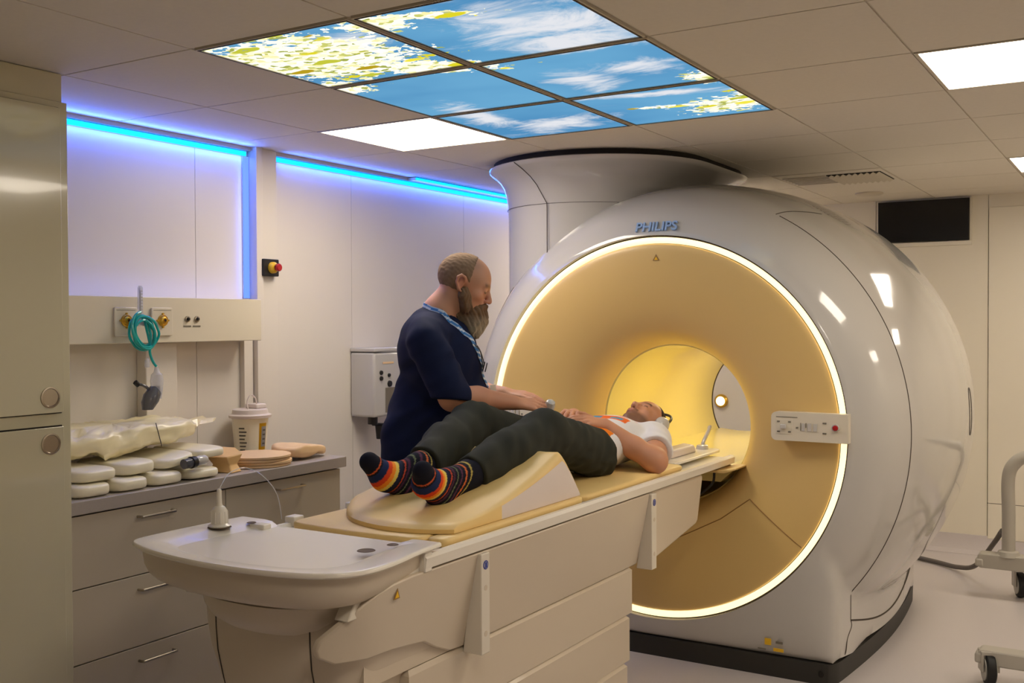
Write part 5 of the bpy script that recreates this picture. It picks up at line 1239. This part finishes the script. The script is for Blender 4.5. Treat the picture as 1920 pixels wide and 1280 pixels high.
def pp_(P):
    c = mottled(P, SKP); q = (P-HFp.o)@HFp.R/HFp.s; hd = dist_(P, HFp.o) < .16
    jaw = np.clip((-.040-q[:, 2]+.25*np.clip(.06-q[:, 0], -.1, .2))/.02, 0, 1)*(q[:, 0] > -.02)*hd; jaw = np.clip(jaw*(1-gz(dist_(q, (.093, 0, -.063)), .013)), 0, 1)
    ms = gz(np.abs(q[:, 2]+.050), .006)*(np.abs(q[:, 1]) < .028)*(q[:, 0] > .07)*hd
    c = blendc(c, lin((92, 60, 42)), .75*jaw+.7*ms)
    br = gz(q[:, 2]-.022-.1*(.03-np.abs(q[:, 1])), .0055)*((q[:, 0] > .06) & (np.abs(q[:, 1]) > .012) & (np.abs(q[:, 1]) < .05))*hd; c = blendc(c, lin((58, 38, 28)), .85*br)
    la = gz(q[:, 2]+.002, .0035)*((q[:, 0] > .066) & (np.abs(q[:, 1]) > .018) & (np.abs(q[:, 1]) < .045))*hd; c = blendc(c, lin((50, 32, 26)), .85*la)
    lip = gz(dist_(q*np.array([1, .5, 1]), (.095, 0, -.063)), .010)*hd; c = blendc(c, lin((178, 100, 84)), .6*lip)
    hr = np.clip((q[:, 2]-.078+.6*np.clip(q[:, 0]-.02, -1, .2)*1.0)/.01, 0, 1)*hd*(q[:, 0] < .07)
    return np.clip(c, 0, 1)
paint(pb_, pp_); LL(pb_)
# short dark hair
H2 = Vol((-2.03, 4.10, .92), (-1.78, 4.36, 1.19), .0035)
H2.ell(HFp((-.012, 0, .030)), (.1005, .0795, .087), .01, HFp.R); H2.ell(HFp((.012, 0, .026)), (.068, .0685, .074), .02, HFp.R)
H2.plane(HFp((.052, 0, .088)), HFp.v((1, 0, -.55)), .008); H2.plane(HFp((-.02, 0, -.03)), HFp.v((.5, 0, -1)), .01)
for s_ in (1, -1): H2.ell(HFp((.05, .065*s_, .02)), (.04, .03, .045), .008, mode='cut')
M['hairp'] = mat('short dark brown hair', (58, 42, 30), .75, noise=.3, nscale=120, spec=.2)
LL(H2.mesh('hair', M['hairp'], lm))
# trousers
R_ = Vol((-2.28, 2.62, .91), (-1.60, 3.78, 1.27), .0048)
for h_, k_, a_, sx in ((HN, KN, AN, 1), (HF_, KF, AF, -1)):
    h2 = (h_[0]+.005*sx, h_[1]+.02, h_[2]); R_.chain([h2, k_], [.095, .083], .035); sh = tuple((k_[i]+a_[i])/2+(0, 0, -.004)[i] for i in range(3))
    R_.chain([k_, sh, (a_[0], a_[1]+.02, a_[2])], [.084, .080, .063], .03)
R_.ell((-1.925, 3.61, 1.008), (.175, .105, .086), .03)
R_.plane((-1.9, 2.735, 1.04), (0, -1, -.25), lo=(-2.3, 2.55, .9), hi=(-1.6, 2.85, 1.3)); R_.plane((-1.78, 3.59, 1.0), (.22, 1, .12), lo=(-2.3, 3.5, .9), hi=(-1.5, 3.9, 1.3))
R_.field(lambda X, Y, Z: wr(X, Y, Z, ((.0012, (12, 34, 22), .3), (.0016, (50, 66, -54), 1.2), (.0014, (90, 45, 64), 2.2), (.0013, (42, -68, 50), .7))))
R_.plane((-1.9, 3, .9305), (0, 0, -1), .003)
LL(R_.mesh('trousers', M['trouser'], lm))
# t-shirt
Q_ = Vol((-2.24, 3.50, .91), (-1.60, 4.16, 1.20), .0042)
p_torso(Q_, .006, .035)
def lerp3(a, b, t): return tuple(a[i]+(b[i]-a[i])*t for i in range(3))
Q_.cap(SN, lerp3(SN, EN, .75), .069, .070, .03); Q_.cap(SF, lerp3(SF, EF, .75), .069, .070, .03)
Q_.plane(lerp3(SN, EN, .60), np.array(EN)-np.array(SN), .003, lo=(-1.742, 3.6, .9), hi=(-1.56, 4.12, 1.14)); Q_.plane(lerp3(SF, EF, .60), np.array(EF)-np.array(SF), .003, lo=(-2.26, 3.6, .9), hi=(-2.112, 4.12, 1.14))
Q_.ell((-1.925, 4.135, 1.07), (.062, .06, .07), .01, mode='cut'); Q_.plane((-1.9, 3.545, 1.0), (.1, -1, .0), .004)
Q_.field(lambda X, Y, Z: wr(X, Y, Z, ((.0022, (34, 28, 25), .3), (.0018, (56, -30, 32), 1.2), (.0015, (22, 60, 44), 2.2))))
Q_.plane((-1.9, 3, .9305), (0, 0, -1), .003)
Q_.minus(P_, .002, .002)
ts = Q_.mesh('t_shirt', M['shirt'], lm, sm=2)
def psh(P):
    c = np.repeat(np.array(lin((226, 222, 220)))[None], len(P), 0); x, y, z = P[:, 0]+1.925, P[:, 1], P[:, 2]; up = z > 1.03
    def rect(x0, x1, y0, y1): return ((x > x0) & (x < x1) & (y > y0) & (y < y1) & up).astype(float)
    og = lin((236, 128, 30)); c = blendc(c, og, rect(-.08, .12, 3.655, 3.70)); c = blendc(c, lin((240, 160, 40)), rect(-.05, .11, 3.635, 3.656))
    c = blendc(c, lin((30, 28, 30)), rect(-.04, .12, 3.598, 3.617)*(np.sin(P[:, 0]*420) > -.2))
    c = blendc(c, lin((235, 110, 40)), rect(-.1, .1, 3.845, 3.90)); c = blendc(c, lin((90, 150, 175)), rect(-.09, -.02, 3.86, 3.885)+rect(.02, .08, 3.855, 3.88)); c = blendc(c, lin((232, 120, 70)), rect(-.01, .10, 3.945, 3.97)); return c
paint(ts, psh); LL(ts)
# socks
for nm, a_, he, ba, to in (('near', AN, HeN, BaN, ToN), ('far', AF, HeF, BaF, ToF)):
    K_ = Vol((-2.2, 2.38, .93), (-1.72, 2.86, 1.17), .0038)
    up = lerp3(a_, KN if nm == 'near' else KF, .18)
    K_.chain([he, ba, to], [.0375, .041, .031], .025); K_.cap(a_, ba, .040, .034, .025); K_.chain([up, a_, he], [.047, .042, .038], .025)
    sk = K_.mesh('sock', M['sock'], lm)
    ax = nrm(np.array(to)-np.array(he)); ax2 = nrm(np.array(up)-np.array(a_)); TO = np.array(to)+ax*.031
    def psk(P, TO=TO, ax=ax, he=he, a_=a_, ax2=ax2):
        s1 = (TO-P)@ax; s2 = (P-np.array(a_))@ax2; s = np.where(s2 > 0, .175+s2*.9, np.minimum(s1, .175+0*s1)); s = np.maximum(s, s1*.98)
        s = s1*.55+.45*np.minimum(dist_(P, TO), .4)+np.where(s2 > 0, s2*.5, 0)
        c = np.repeat(np.array(lin((20, 20, 34)))[None], len(P), 0)
        for lo_, hi_, col in ((.052, .056, (200, 90, 50)), (.062, .084, (30, 44, 84)), (.084, .098, (214, 70, 34)), (.098, .110, (238, 138, 40)), (.110, .122, (226, 200, 96)), (.122, .136, (28, 32, 60)), (.142, .147, (190, 74, 50)), (.153, .160, (74, 40, 66)), (.170, .174, (110, 120, 90)), (.186, .192, (90, 50, 76)), (.204, .210, (210, 110, 60)), (.222, .227, (190, 170, 90))):
            c = blendc(c, lin(col), ((s > lo_) & (s < hi_)).astype(float))
        return c
    paint(sk, psk); LL(sk)
# headphones
hp = thing('headphones', 'white cushioned headphones with a black band on the lying man', 'headphones', tuple(HFp.o))
def HL(o): o.data.transform(Matrix.Translation([-v for v in HFp.o])); return o
for s_ in (1, -1):
    V_ = Vol(HFp((-.01, .095*s_, 0))-.08, HFp((-.01, .095*s_, 0))+.08, .0035); V_.ell(HFp((-.006, .092*s_, .0)), (.036, .024, .046), .01, HFp.R); V_.ell(HFp((-.006, .108*s_, .0)), (.028, .016, .036), .01, HFp.R); HL(V_.mesh('ear_cup', M['white'], hp))
bm = BM(); tube(bm, [Vector(HFp((-.008, .112*math.cos(a), .005+.132*math.sin(a)))) for a in [PI*k/24 for k in range(25)]], .006, 10); HL(mesh_obj('headband', bm, M['blackpl'], hp))
bm = BM(); tube(bm, catmull([HFp((-.03, -.118, -.01)), HFp((-.07, -.115, .02)), HFp((-.10, -.10, .05)), HFp((-.105, -.10, .10))], 6), .0022, 6); HL(mesh_obj('ear_lead', bm, M['blackpl'], hp))
# call button between the hands
t = thing('call_button', 'small white call button held between the hands of the two men', 'call button', (-2.010, 3.548, 1.190)); t.rotation_euler = (.3, .5, 0)
bm = BM(); revolve(bm, [(-.024, .016), (-.02, .020), (.008, .021), (.02, .017), (.026, .008)], 24, axis='Z', cap0=True, cap1=True); mesh_obj('casing', bm, M['white'], t)
bm = BM(); revolve(bm, [(-.030, .012), (-.0245, .013)], 20, axis='Z', cap0=True, cap1=True); mesh_obj('collar', bm, M['blackpl'], t)
